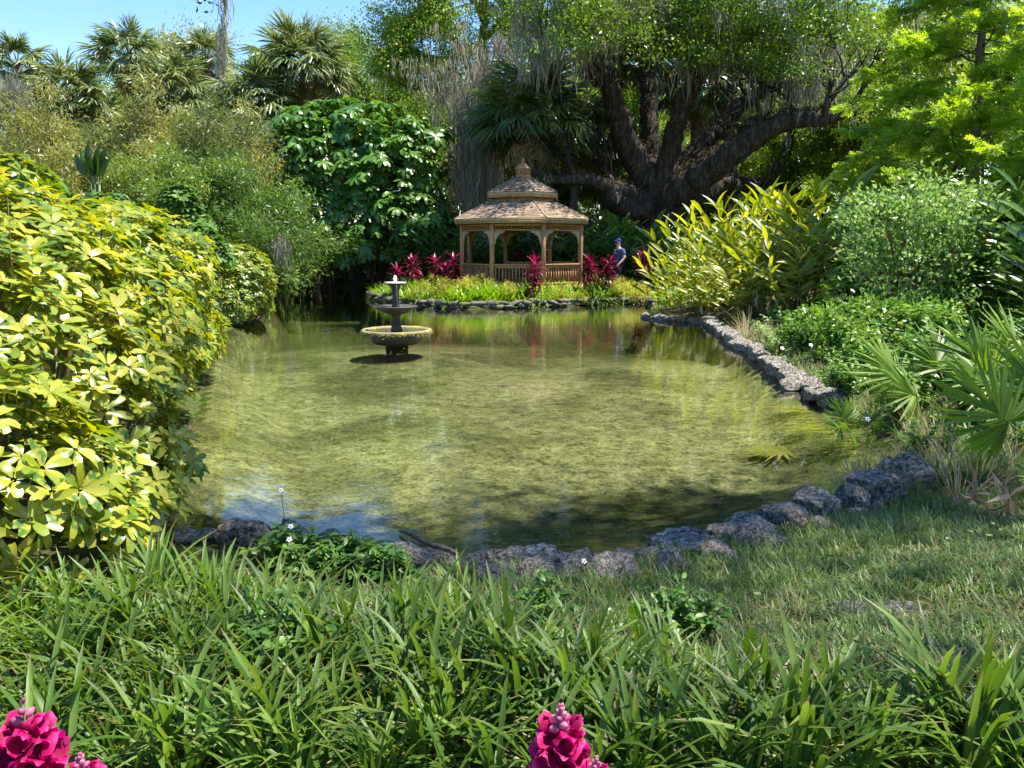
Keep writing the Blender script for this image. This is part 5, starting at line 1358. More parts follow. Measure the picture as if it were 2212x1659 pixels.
for i, a in enumerate([(1475, 20.4, 'leftmost low ginger leaning over the water by the island end', 15, .8, .62), (1535, 19.6, 'low sunny ginger over the red brown shore litter', 17, .85, .72), (1535, 22.5, 'ginger rising in front of the oak trunk', 15, .9, .95), (1585, 21.5, 'middle ginger with a crest of tall leaves', 16, .9, 1.02),
                        (1600, 18.6, 'front ginger with papery brown leaves above the right stone wall', 14, .8, .72), (1660, 20.5, 'yellowest ginger, right of the middle crest', 16, .9, 1.08), (1730, 19.3, 'tall ginger near the grey green shrub', 16, .9, 1.12), (1790, 18.2, 'ginger half hidden by the grey green shrub', 14, .9, 1.12), (1720, 17.3, 'shaded lower ginger with brown leaves left of the grey green shrub', 12, .8, .7), (1860, 19.5, 'rear ginger under the cypress behind the grey green shrub', 12, .9, 1.15)]):
    ginger(a[0], a[1], a[2], a[3], 130 + i, a[4], a[5], .06 if i not in (4, 8) else .16)
def dark_ginger(seed):
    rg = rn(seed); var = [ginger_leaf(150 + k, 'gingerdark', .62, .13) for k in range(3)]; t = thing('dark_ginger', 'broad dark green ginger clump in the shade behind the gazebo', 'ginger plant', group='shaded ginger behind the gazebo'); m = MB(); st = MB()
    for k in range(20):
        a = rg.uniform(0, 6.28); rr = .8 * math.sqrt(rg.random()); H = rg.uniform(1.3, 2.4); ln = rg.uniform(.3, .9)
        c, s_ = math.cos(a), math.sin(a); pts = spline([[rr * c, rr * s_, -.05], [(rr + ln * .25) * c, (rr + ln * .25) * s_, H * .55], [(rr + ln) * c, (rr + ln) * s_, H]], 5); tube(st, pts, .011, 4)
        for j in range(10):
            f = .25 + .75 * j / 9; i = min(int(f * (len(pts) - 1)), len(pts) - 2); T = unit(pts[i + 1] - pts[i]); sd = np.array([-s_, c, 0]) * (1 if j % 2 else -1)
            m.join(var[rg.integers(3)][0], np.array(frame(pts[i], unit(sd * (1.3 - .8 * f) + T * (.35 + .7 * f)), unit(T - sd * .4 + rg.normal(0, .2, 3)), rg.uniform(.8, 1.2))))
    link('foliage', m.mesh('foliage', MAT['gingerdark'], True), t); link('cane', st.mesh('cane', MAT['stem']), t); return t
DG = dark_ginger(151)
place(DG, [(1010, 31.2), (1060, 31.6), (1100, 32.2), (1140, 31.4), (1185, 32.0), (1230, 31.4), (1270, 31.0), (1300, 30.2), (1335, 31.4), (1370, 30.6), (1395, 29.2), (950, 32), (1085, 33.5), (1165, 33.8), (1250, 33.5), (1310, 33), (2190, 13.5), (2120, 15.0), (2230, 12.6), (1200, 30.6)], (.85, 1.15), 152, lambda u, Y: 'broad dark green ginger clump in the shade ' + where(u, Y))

# ------------------------------------------------------------------ grey green shrub at the right
c = V(1968, 520, 13.0); b = gpos(1968, 13.0)
SS = shrub_kind('leafy_shrub', 'tall grey green shrub with small shiny leaves in front of the cypress', 160, 'silver', .105, .05, 7600, [(0, 0, 1.55, 1.0, .9, 1.0), (-.45, 0, 1.0, .75, .8, .8), (.35, 0, 1.0, .8, .8, .8), (.1, 0, 2.25, .62, .6, .55), (-.55, .1, 1.9, .55, .5, .6), (.6, 0, 1.9, .5, .5, .6)], None, stems=40, nclump=110, clump=.27)
SS.location = tuple(b); SS.scale = (1.05, 1.05, 1.02)
SS2 = shrub_kind('leafy_shrub', 'low green shrub below the grey green shrub on the right bank', 161, 'herb', .085, .045, 5200, [(0, 0, .45, .8, .6, .45), (.7, .1, .4, .6, .6, .4), (-.6, 0, .35, .55, .5, .35)], None, stems=14, nclump=80)
SS2.location = tuple(gpos(1890, 11.6))

# ------------------------------------------------------------------ red leaved plants, golden shrubs and border clumps round the gazebo
CLF = []
for k in range(4):
    m = MB(); leaves(m, [[0, 0, 0]], [[0, 1, 0]], [[0, 0, 1]], .46, .085, .5 + .35 * k, (.25, .7, 1, .8, .05), 3, fold=.4, rnd=[.1 + .25 * k]); CLF.append(m.mesh('leaf', MAT['cordy'], True))
def cordyline(u, v, Y, hh, label, seed, heads=1, s=1.0):
    c = V(u, v, Y); b = np.array([c[0], Y, gz(c[0], Y)]); t = thing('red_leaved_plant', label, 'plant', b, 'red leaved plants round the gazebo'); rg = rn(seed)
    top = c[2] - b[2]
    for h_ in range(heads):
        ox = rg.normal(0, .16, 2) if heads > 1 else np.zeros(2); tp = top * (1 if h_ == 0 else rg.uniform(.72, .95))
        m = MB(); tube(m, spline([[0, 0, -.05], [ox[0] * .4, ox[1] * .4, tp * .4], [ox[0], ox[1], tp - .25 * s]], 4), .017, 5); link('stem', m.mesh('stem', MAT['cane'], True), t)
        n = 42
        for k in range(n):
            f = k / n; z = tp - .25 * s - hh * (1 - f) * .85; el = -.35 + 1.75 * f ** 1.1 + rg.normal(0, .12); az = k * 2.4 + rg.normal(0, .2)
            link('leaf', CLF[rg.integers(4)], t, M=frame((ox[0] * (z / tp), ox[1] * (z / tp), z), (math.cos(az) * math.cos(el), math.sin(az) * math.cos(el), math.sin(el)), (0, 0, 1), s * rg.uniform(.75, 1.15)))
for i, (u, v, Y, hh, hd, s, lb) in enumerate([(858, 575, 25.8, .35, 1, .85, 'low red leaved plant farthest from the gazebo, right behind the fountain top'), (890, 550, 26.0, .6, 1, 1.0, 'upright red leaved plant second from the left, right of the fountain jet'), (946, 553, 25.2, .55, 2, .95, 'broad two headed red leaved plant left of the gazebo post'), (980, 545, 25.0, .65, 1, .95, 'taller red leaved plant touching the left gazebo rail'),
                                             (1152, 545, 24.0, .8, 2, 1.0, 'tall red leaved plant in front of the gazebo railing'), (1119, 540, 29.9, .5, 1, .9, 'pink red plant seen through the gazebo between its posts'), (1276, 552, 25.3, .55, 2, .9, 'dark red leaved plant at the right gazebo corner'), (1304, 552, 25.5, .5, 2, .9, 'red leaved plant just left of the walking person'), (1392, 540, 27.0, .5, 2, .85, 'orange red leaved plant right of the person beside ginger')]):
    cordyline(u, v, Y, hh, lb, 170 + i, hd, s)
GS = shrub_kind('golden_shrub', 'g', 180, 'golden', .075, .026, 2600, [(0, 0, .42, .62, .5, .40), (.3, 0, .3, .5, .5, .3), (-.3, 0, .32, .5, .4, .3)], 'low golden shrubs at the foot of the gazebo', stems=10, nclump=60, upb=.8)
for i, (u, Y, s, lb) in enumerate([(935, 24.3, 1.0, 'bright golden shrub left of the gazebo beneath the two headed red plant'), (1010, 24.3, .95, 'golden shrub at the left front corner of the gazebo'), (1040, 24.4, .95, 'dull golden shrub against the left railing panel'), (1095, 24.1, .85, 'yellow shrub at the railing left of the tall red plant'), (1205, 24.3, .75, 'sparse golden shrub right of the tall red plant'),
                                   (1250, 24.4, .6, 'small golden shrub behind the darker leaf clump'), (1342, 25.6, 1.0, 'golden shrub hiding the legs of the walking person'), (1372, 25.0, 1.0, 'golden green shrub between the person and ginger'), (975, 24.6, .8, 'golden shrub under the taller red plant left of the gazebo')]):
    p = gpos(u, Y)
    if i == 0: GS.location = tuple(p); GS['label'] = lb
    else: copy_tree(GS, p, lb, i * 1.7, s * .8)
def strap_clump(seed, mat, n, L, W, spread=.1, emin=25, emax=80, bend=(.5, 1.6)):
    rg = rn(seed); m = MB(); a = rg.uniform(0, 6.28, n); el = np.radians(rg.uniform(emin, emax, n)); rr = spread * np.sqrt(rg.random(n))
    D = np.stack([np.cos(a) * np.cos(el), np.sin(a) * np.cos(el), np.sin(el)], 1)
    leaves(m, np.stack([rr * np.cos(a), rr * np.sin(a), 0 * a - .02], 1), D, UPZ, L * rg.uniform(.55, 1.15, n), W * rg.uniform(.75, 1.15, n), rg.uniform(*bend, n), (.75, 1, .95, .7, .06), rnd=rg.random(n) * .5, rg=rg)
    return m
IC = [strap_clump(190 + k, 'strapbright', 46, .52, .034).mesh('border_clump', MAT['strapbright']) for k in range(3)] + [strap_clump(195, 'strap', 60, .62, .04).mesh('border_clump', MAT['strap'])]
rg = rn(200); n = 0
ip = np.array(isl); ips = np.concatenate([[0], np.cumsum(np.linalg.norm(np.diff(ip, axis=0), axis=1))])
for k in range(290):
    s = rg.uniform(0, ips[-1]); i = min(np.searchsorted(ips, s, side='right') - 1, len(ip) - 2); p = ip[i] + (ip[i + 1] - ip[i]) * (s - ips[i]) / (ips[i + 1] - ips[i])
    tan = ip[i + 1] - ip[i]; nr = unit(np.array([tan[1], -tan[0]])); 
    if pond_sd([p + nr * .5])[0] < 0: nr = -nr
    q_ = p + nr * rg.uniform(.18, 1.7)
    if pond_sd([q_])[0] < .18: continue
    dark = abs(q_[0] - 3.0) < .5 and rg.random() < .6
    o = link('border_clump', IC[3 if dark else rg.integers(3)], None, M=frame((q_[0], q_[1], gz(*q_)), (math.cos(k), math.sin(k), 0), UPZ, rg.uniform(.95, 1.35) * (1.12 if dark else 1)))
    tag(o, 'arching dark green strap leaf clump in the island border' if dark else 'bright green strap leaf clump in the island border above the edging stones', 'plant clump', 'strap leaf clumps on the island border' if not dark else 'dark strap leaf clumps on the island border')

# fern at the far channel bank
def fern_frond(seed, mat, L=.8, W=.26, n=16):
    rg = rn(seed); m = MB(); t = np.linspace(.08, .98, n); b = 1.0
    C = np.stack([0 * t, np.sin(b * t) / b * L, (np.cos(b * t) - 1) / b * L], 1); T = np.stack([0 * t, np.cos(b * t), -np.sin(b * t)], 1)
    tube(m, C, np.linspace(.006, .002, n), 3, .3, cap=False)
    for sg in (-1, 1): leaves(m, C, np.stack([np.full(n, sg * 1.0), np.full(n, .35), np.full(n, -.05)], 1), [0, 0, 1], W * np.sin(np.clip(t * 3.0 + .25, 0, 3.1)) * .5 + .02, .055 * L, .3, (.9, 1, .15), rnd=rg.random(n) * .5, rg=rg)
    return m.mesh('frond', MAT[mat])
FF = [fern_frond(210, 'herb'), fern_frond(211, 'herb')]
def fern(u, v, Y, label, n, s, seed, z=None):
    c = V(u, v, Y); z = gz(c[0], c[1]) if z is None else z; t = thing('fern', label, 'fern', (c[0], c[1], z)); rg = rn(seed)
    for k in range(n):
        a = k * 2.4 + rg.normal(0, .2); el = rg.uniform(.4, 1.3)
        link('frond', FF[k % 2], t, M=frame((0, 0, 0), (math.cos(a) * math.cos(el), math.sin(a) * math.cos(el), math.sin(el)), UPZ, s * rg.uniform(.8, 1.15)))
fern(700, 600, 33.6, 'sunlit fern on the dark channel bank beside the brown trunk', 16, 1.5, 1)
fern(735, 606, 33.4, 'smaller fern at the foot of the umbrella tree', 12, 1.1, 2)

# ------------------------------------------------------------------ right bank: fan palms, herbs, grasses
FAN = [frond_mesh(220 + k, 'fan', .75, .62, 105 + 12 * k, 42, .25 + .12 * k, wid=.07, petr=.009) for k in range(3)]
def fan_palm(u, v, Y, label, fr, seed):
    c = V(u, v, Y); b = np.array([c[0], Y, gz(c[0], Y)]); t = thing('fan_palm', label, 'palm', b); rg = rn(seed)
    for (az, el, s) in fr:
        az, el = R(az), R(el); s *= .82; link('leaf', FAN[rg.integers(3)], t, M=frame((0, 0, .02), (math.cos(az) * math.cos(el), math.sin(az) * math.cos(el), math.sin(el)), UPZ * .75 + [0, -.8, 0] + rg.normal(0, .25, 3), s))
fan_palm(2065, 800, 7.6, 'dark green fan palm with one folded round leaf above the right bank', [(150, 40, 1.0), (95, 62, .9), (30, 45, 1.0), (-60, 55, .8), (200, 30, .9), (-20, 35, .9), (260, 50, .7)], 1)
fan_palm(2270, 800, 7.2, 'fan palm with arching leaves cut by the right edge', [(150, 38, 1.05), (100, 55, 1.0), (190, 25, 1.0), (20, 40, .9), (60, 65, .9)], 2)
fan_palm(2320, 985, 5.3, 'sunlit fan palm with one wide spread leaf over the sloping grass at the right edge', [(168, 42, .98), (118, 68, .95), (70, 60, .9), (210, 8, .55), (0, 45, .8)], 3)
fan_palm(1860, 850, 7.2, 'small fan palm seedling hanging over the stone wall', [(190, 40, .4), (150, 60, .42), (230, 35, .38), (90, 60, .4), (20, 50, .4)], 4)
pl2 = MB(); leaves(pl2, [[0, 0, 0]], [[0, 1, 0]], [[0, 0, 1]], .3, .3, .2, (.3, .8, 1, .9, .4), 5, fold=.05, rnd=[.3])
HB = []
def herb_mesh(seed, mat, h, n, L, W, spread):
    rg = rn(seed); m = MB()
    for k in range(n):
        a = rg.uniform(0, 6.28); hh = h * rg.uniform(.5, 1.1); e = spread * rg.random()
        pts = spline([[0, 0, -.02], [e * .4 * math.cos(a), e * .4 * math.sin(a), hh * .6], [e * math.cos(a), e * math.sin(a), hh]], 5); tube(m, pts, .0025, 3, .2, cap=False)
        q_ = 16; i = rg.integers(2, len(pts), q_); az = rg.uniform(0, 6.28, q_)
        leaves(m, pts[i], np.stack([np.cos(az), np.sin(az), rg.normal(.15, .3, q_)], 1), unit(rg.normal(0, .3, (q_, 3)) + UPZ), L * rg.uniform(.6, 1.15, q_), W, .6, (.3, 1, .7, .08), 3, fold=.2, rnd=rg.random(q_) * .5, rg=rg)
    return m
HB = [herb_mesh(230, 'herb', .55, 16, .085, .042, .32).mesh('herb', MAT['herb']), herb_mesh(231, 'herb', .35, 18, .07, .038, .34).mesh('herb', MAT['herb']), herb_mesh(232, 'silver', .7, 14, .075, .03, .28).mesh('herb', MAT['silver'])]
TG = [strap_clump(235 + k, 'grass', 44, .45, .010, .12, 40, 86, (.2, 1.4)).mesh('grass_tuft', MAT['grass']) for k in range(2)] + [strap_clump(239, 'drygrass', 40, .55, .008, .1, 45, 88, (.1, 1.2)).mesh('dry_grass_tuft', MAT['drygrass'])]
rg = rn(240)
def scatter(n, region, fn, dmin=.12):
    """points on dry ground inside a frame region (u0, v0, u1, v1) read on the ground plane"""
    k = 0; tries = 0
    while k < n and tries < n * 30:
        tries += 1; q_ = G(rg.uniform(region[0], region[2]), rg.uniform(region[1], region[3]), .3)[:2]
        if pond_sd([q_])[0] < dmin: continue
        fn(q_, gz(*q_)); k += 1
def herb_at(q_, z, kinds=(0, 1), s=(.8, 1.3), at='on the right bank'):
    k = kinds[rg.integers(len(kinds))]; o = link('weedy_herb', HB[k], None, M=frame((q_[0], q_[1], z), rdir(rg, 1)[0] * [1, 1, 0], UPZ, rg.uniform(*s)))
    nm = ['tall leafy green weed', 'low leafy green weed', 'pale grey green weed'][k]; tag(o, nm + ' ' + at, 'weed', nm + 's ' + at)
def tuft_at(q_, z, kinds=(0, 1), s=(.7, 1.2)):
    k = kinds[rg.integers(len(kinds))]; dry = k == 2
    tag(link('dry_grass_tuft' if dry else 'grass_tuft', TG[k], None, M=frame((q_[0], q_[1], z), rdir(rg, 1)[0] * [1, 1, 0], UPZ, rg.uniform(*s))), 'straw coloured dry grass tuft on the bank' if dry else 'green grass tuft at the bank edge', 'grass tuft', 'dry grass tufts on the bank' if dry else 'green grass tufts along the bank')
scatter(62, (1640, 640, 2080, 860), lambda q_, z: herb_at(q_, z, (0, 0, 1), at='on the slope between stone wall and grey green shrub'))
scatter(30, (1760, 790, 2212, 960), lambda q_, z: herb_at(q_, z, (1, 0), (.6, 1.0), 'beside the sunlit fan palm'))
scatter(26, (1900, 600, 2212, 760), lambda q_, z: herb_at(q_, z, (0, 2), at='at the right edge below the cypress'))
scatter(16, (1590, 655, 1720, 760), lambda q_, z: herb_at(q_, z, (2, 1), (.6, .9), 'among dry grass above the far end of the stone wall'))
scatter(22, (1590, 715, 1830, 870), lambda q_, z: herb_at(q_, z, (1, 1, 2), (.45, .8), 'hanging over the rim of the stone wall'), .10)
scatter(8, (1600, 665, 1700, 745), lambda q_, z: tuft_at(q_, z, (2,), (.9, 1.3)))
scatter(26, (1600, 720, 1840, 885), lambda q_, z: tuft_at(q_, z, (0, 1, 2), (.4, .75)), .10)
scatter(55, (1760, 860, 2212, 1010), lambda q_, z: tuft_at(q_, z, (0, 1, 1, 2), (.5, .95)))
scatter(24, (1830, 900, 2060, 1010), lambda q_, z: tuft_at(q_, z, (2, 0), (.4, .8)), .05)
scatter(34, (600, 622, 800, 634), lambda q_, z: herb_at(q_, z, (1,), (1.2, 2.0)), .05) if False else None
# trailing weed over the near boulders, with white flowers
NW = herb_mesh(250, 'herb', .20, 20, .062, .032, .22).mesh('trailing_weed', MAT['herb'])
for i, (u, v, Y) in enumerate([(660, 1175, 4.25), (705, 1185, 4.2), (745, 1190, 4.2), (700, 1225, 4.0), (760, 1235, 3.95), (820, 1235, 4.0), (640, 1215, 4.05), (860, 1250, 3.9), (600, 1190, 4.2), (790, 1200, 4.15)]):
    c = V(u, v, Y); z = max(gz(c[0], Y), c[2] - .12)
    tag(link('trailing_weed', NW, None, M=frame((c[0], Y, z), rdir(rg, 1)[0] * [1, 1, 0], UPZ, rg.uniform(.8, 1.15))), 'light green trailing weed climbing over the near shore boulders' + (' at the blue water' if v < 1215 else ', lower front part'), 'weed', 'trailing weeds on the near boulders')
white = plain('white_petal', (.8, .8, .78), .6, .05); yel = plain('yellow_disc', (.6, .38, .03), .7)
dm = MB(); a = np.arange(5) * 1.2566; leaves(dm, np.stack([np.cos(a), np.sin(a), 0 * a], 1) * .003, np.stack([np.cos(a), np.sin(a), .1 + 0 * a], 1), UPZ, .013, .010, .3, (.5, 1, .8), rnd=[.5] * 5); dmesh = dm.mesh('petals', white)
dk = MB(); lathe(dk, [(.0045, 0), (.004, .003), (0, .005)], seg=10); dkm = dk.mesh('disc', yel, True)
for i, (u, v, Y, lb) in enumerate([(625, 1165, 4.1, 'white daisy like flower beside the round boulder, lower of two'), (628, 1137, 4.15, 'white daisy like flower above the round boulder, upper of two'), (607, 1058, 4.3, 'tall thin weed flower standing against the blue reflection'), (1262, 1212, 4.0, 'single white daisy like flower in front of the middle boulders'), (1690, 752, 8.8, 'small white flower on the right bank near the dry grass'), (1752, 745, 9.0, 'small white flower beside a leafy weed on the right bank'), (1875, 905, 6.3, 'small white flower low on the right bank'), (2065, 850, 5.6, 'small white flower by the sunlit fan palm')]):
    c = V(u, v, Y); z0 = gz(c[0], Y); t = thing('white_flower', lb, 'flower', (c[0], Y, z0)); h = c[2] - z0
    m = MB(); tube(m, spline([[.02, .02, 0], [.012, .0, h * .5], [0, 0, h]], 4), .0022, 4); link('stem', m.mesh('stem', MAT['stem']), t)
    M = frame((0, 0, h), (1, .2, 0), (0, -.8, .7), 1.0 if Y < 5 else 1.5); link('petals', dmesh, t, M=M); link('disc', dkm, t, M=M)

# ------------------------------------------------------------------ lawn, ground cover and the strap-leaf bed in front
def lawn(name, label, polyuv, n, L, W, mat, seed, zp=.33, el=(35, 85)):
    r_ = rn(seed); pts = []
    P = np.array([G(u, v, zp)[:2] for u, v in polyuv]); lo, hi = P.min(0), P.max(0)
    while sum(map(len, pts)) < n:
        q_ = r_.uniform(lo, hi, (n, 2)); ins = np.zeros(n, bool)
        for a, b in zip(P, np.roll(P, -1, 0)):
            cnd = (a[1] > q_[:, 1]) != (b[1] > q_[:, 1]); ins ^= cnd & (q_[:, 0] < (b[0] - a[0]) * (q_[:, 1] - a[1]) / (b[1] - a[1] + 1e-9) + a[0])
        q_ = q_[ins]; q_ = q_[pond_sd(q_) > .13]
        d3 = fbm(np.c_[q_, 0 * q_[:, 0]], seed, .9, 3); q_ = q_[r_.random(len(q_)) < np.clip(.55 + d3 * 1.1, .10, 1)]
        pts.append(q_)
    q_ = np.concatenate(pts)[:n]; z = ground_z(q_); az = r_.uniform(0, 6.28, n); e = np.radians(r_.uniform(*el, n))
    m = MB(); D = np.stack([np.cos(az) * np.cos(e), np.sin(az) * np.cos(e), np.sin(e)], 1)
    leaves(m, np.c_[q_, z - .005], D, UPZ, L * r_.uniform(.5, 1.3, n), W * r_.uniform(.7, 1.2, n), r_.uniform(.2, 1.3, n), (.9, .9, .08), rnd=r_.random(n) ** 1.15 * .5, rg=r_)
    return tag(link(name, m.mesh(name, MAT[mat])), label, None, None, 'stuff')
LAWN = [(900, 1190), (1250, 1190), (1560, 1130), (1780, 1060), (1900, 960), (1980, 880), (2300, 930), (2400, 1200), (2500, 1720), (2000, 1680), (1600, 1640), (1300, 1550), (1000, 1450), (800, 1390), (700, 1330)]
lawn('lawn_grass', 'short shaded lawn grass', LAWN, 50000, .088, .0062, 'grass', 260, zp=.10)
lawn('dry_grass', 'straw coloured blades mixed in the lawn', LAWN, 6000, .075, .005, 'drygrass', 261, el=(5, 50))
lawn('shore_grass', 'shaded grass growing up to the near boulders', [(930, 1240), (1300, 1235), (1600, 1165), (1800, 1110), (1990, 1030), (2100, 1120), (1700, 1300), (1000, 1330)], 9000, .13, .008, 'grass', 269, zp=.04)
lawn('bank_grass', 'sunny grass on the right bank', [(1800, 880), (1980, 1010), (2300, 1010), (2300, 760), (1900, 700), (1640, 690), (1700, 780)], 16000, .16, .007, 'grass', 262)
lawn('matted_leaves', 'matted strap leaves lying in the bed', [(-100, 1280), (500, 1210), (950, 1270), (1250, 1290), (1500, 1400), (2300, 1480), (2400, 1720), (-300, 1720)], 2600, .24, .017, 'strap', 263, el=(3, 45))
lawn('dry_strap_leaves', 'dry straw coloured strap leaves lying in the bed', [(-100, 1280), (500, 1210), (950, 1270), (1250, 1290), (1500, 1400), (2300, 1480), (2400, 1720), (-300, 1720)], 900, .20, .011, 'drygrass', 270, el=(5, 60))
lawn('leaf_litter', 'fallen brown leaves', [(-300, 1250), (560, 1190), (960, 1270), (2200, 1500), (2400, 1720), (-300, 1720)], 1500, .06, .022, 'litter', 264, el=(0, 25))
lawn('shore_litter', 'red brown leaf litter by the ginger roots', [(1380, 684), (1540, 704), (1600, 660), (1450, 650)], 1500, .12, .03, 'litter', 265, el=(0, 25))
lawn('litter_by_bush', 'orange brown litter between the yellow bush and round boulder', [(330, 1180), (520, 1190), (560, 1260), (300, 1290), (100, 1330)], 900, .05, .016, 'litter', 266, el=(0, 25))
lawn('channel_plants', 'low dark plants along the channel bank', [(590, 626), (840, 624), (830, 606), (560, 606)], 5200, .30, .05, 'deepleaf', 267, el=(10, 80))
lawn('island_cover', 'low green cover under the gazebo border', [(800, 640), (1000, 662), (1400, 654), (1500, 640), (1500, 606), (1250, 604), (900, 606), (800, 625)], 9000, .20, .022, 'strapbright', 268, el=(15, 75))

SB = []; SBD = []
for k in range(3):
    r_ = rn(285 + k); m = MB(); leaves(m, [[0, 0, 0]], [[0, 1, 0]], [[0, 0, 1]], .33, .013, r_.uniform(.8, 2.4), (.75, 1.0, 1.0, .9, .6, .05), 3, fold=.6, rnd=[r_.random()]); SBD.append(m.mesh('leaf', MAT['drygrass'], True))
for k in range(14):
    r_ = rn(270 + k); m = MB(); leaves(m, [[0, 0, 0]], [[0, 1, 0]], [[0, 0, 1]], .37, .0185, r_.uniform(.1, 1.25), (.75, 1.0, 1.0, .92, .72, .05), 3, fold=.35, rnd=[r_.random()]); SB.append(m.mesh('leaf', MAT['strap'], True))
def strap_plant(q_, z, s, seed, group, label, nleaf=18):
    r_ = rn(seed); t = thing('strap_leaf_plant', label, 'plant clump', (q_[0], q_[1], z - .01), group)
    fans = r_.integers(2, 4); k = 0
    for f in range(fans):
        o = r_.normal(0, .045, 2); fa = r_.uniform(0, 6.28)
        for j in range(nleaf // fans + 1):
            az = fa + (math.pi if j % 2 else 0) + r_.normal(0, .55); el = R(np.clip(r_.normal(70, 13), 25, 89))
            dead = r_.random() < .055
            if dead: el *= .5
            link('dry_leaf' if dead else 'leaf', SBD[r_.integers(3)] if dead else SB[r_.integers(14)], t, M=frame((o[0] + r_.normal(0, .008), o[1] + r_.normal(0, .008), 0), (math.cos(az) * math.cos(el), math.sin(az) * math.cos(el), math.sin(el)), UPZ, s * r_.uniform(.6, 1.15)))
def bed_where(q_):
    x, y = q_
    if y > 3.5: return 'under the yellow bush by the litter' if x < -1.2 else 'below the trailing weeds at the round boulder' if x < -.2 else 'in front of the middle boulders'
    if x < -1.15: return 'along the left edge below the yellow bush' if y > 2.5 else 'round the left pink flower'
    if x < -.15: return 'in the left middle of the front bed'
    if x < .55: return 'near the half buried flat stone' if y > 2.7 else 'round the middle pink flower'
    return 'where the bed meets the lawn' if y > 2.45 else 'in the lower right corner of the front bed'
r_ = rn(290); spots = []
tries = 0
while len(spots) < 262 and tries < 20000:
    tries += 1
    u, v = r_.uniform(-160, 2380), r_.uniform(1215, 1720)
    lim = np.interp(u, [-160, 250, 420, 600, 900, 1010, 1100, 1300, 1420, 1600, 1800, 2000, 2380], [1330, 1300, 1250, 1258, 1300, 1370, 1430, 1450, 1490, 1545, 1580, 1580, 1550])
    if v < lim: continue
    q_ = G(u, v, .34)[:2]
    if pond_sd([q_])[0] < .28 or any(np.hypot(*(q_ - s)) < .115 for s in spots): continue
    spots.append(q_)
for i, q_ in enumerate(spots):
    strap_plant(q_, gz(*q_), r_.uniform(.62, 1.14), 300 + i, 'strap leaf clumps ' + bed_where(q_), 'green strap leaf clump ' + bed_where(q_), 23)
# taller clumps that stand out
for i, (u, v, s, lb) in enumerate([(900, 1375, 1.15, 'tall dense strap leaf clump left of the half buried flat stone'), (1000, 1235, .95, 'upright strap leaf clump in front of the middle boulders'), (370, 1230, 1.1, 'strap leaf clump beside the orange litter under the yellow bush'), (2090, 1640, 1.35, 'big strap leaf clump at the lower right over the lawn'), (1760, 1660, 1.25, 'broad strap leaf clump right of the right hand pink flower'), (1130, 1480, 1.1, 'upright strap leaf clump just below the flat stone')]):
    q_ = G(u, v, .34)[:2]; strap_plant(q_, gz(*q_), s, 600 + i, None, lb, 30)
    bpy.data.objects
for i, (u, v) in enumerate([(1470, 1350), (1520, 1345), (1440, 1330), (640, 1475), (620, 1440), (1180, 1300)]):
    q_ = G(u, v, .3)[:2]; tag(link('weedy_herb', HB[1], None, M=frame((q_[0], q_[1], gz(*q_)), (1, i, 0), UPZ, .6 if i < 3 else .75)), ['light green broad leaved seedling among the lawn right of the flat stone', 'broad leaved weed poking out of the front strap leaf bed', 'green weed between the flat stone and the middle boulder'][0 if i < 3 else 1 if i < 5 else 2], 'weed', 'broad leaved weeds in the front bed' if i < 5 else None)
FS = [fern_frond(295, 'cypress', .20, .05, 18)]
for u, v, Y, el, lb in [(1390, 1420, 2.75, 75, 'slim bright yellow green fern frond standing in the lawn, left of two'), (1600, 1458, 2.62, 62, 'short bright yellow green fern frond in the lawn, right of two')]:
    c = V(u, v, Y); t = thing('fern', lb, 'fern', (c[0], c[1], max(gz(c[0], Y), c[2])))
    link('frond', FS[0], t, M=frame((0, 0, 0), (.25 if u > 1500 else -.25, -.1, math.tan(R(el)) * .4), (0, -1, .3), 1.05 if u < 1500 else .8))
pen = MB(); th = np.linspace(.15, 6.13, 14); pen.add(np.concatenate([[[0, 0, -.002]], np.stack([np.cos(th) * .018, np.sin(th) * .018, .002 * np.sin(3 * th)], 1)]), np.array([[0, i, i + 1] for i in range(1, 14)]), .3)
tube(pen, [(0, 0, 0), (.006, .004, -.03), (.003, 0, -.06)], .0012, 3); penm = pen.mesh('pennywort', MAT['silver'])
for i, (u, v) in enumerate([(1318, 1250), (1368, 1262), (1395, 1270), (1362, 1295), (1345, 1312), (1370, 1240), (1500, 1262), (1560, 1248), (1640, 1225), (2130, 1100), (2150, 1090), (2100, 1110), (2165, 1120), (2075, 1105), (2140, 1135), (2050, 1130), (2190, 1080)]):
    q_ = G(u, v, .36)[:2]; z = gz(*q_) + .07; tag(link('pennywort', penm, None, M=frame((q_[0], q_[1], z), (math.cos(i), math.sin(i), 0), (0, -.4, .9), .5 + .2 * (i % 3))), 'small round pennywort leaf on a thin stalk in the lawn', 'pennywort', 'pennywort leaves in the lawn')

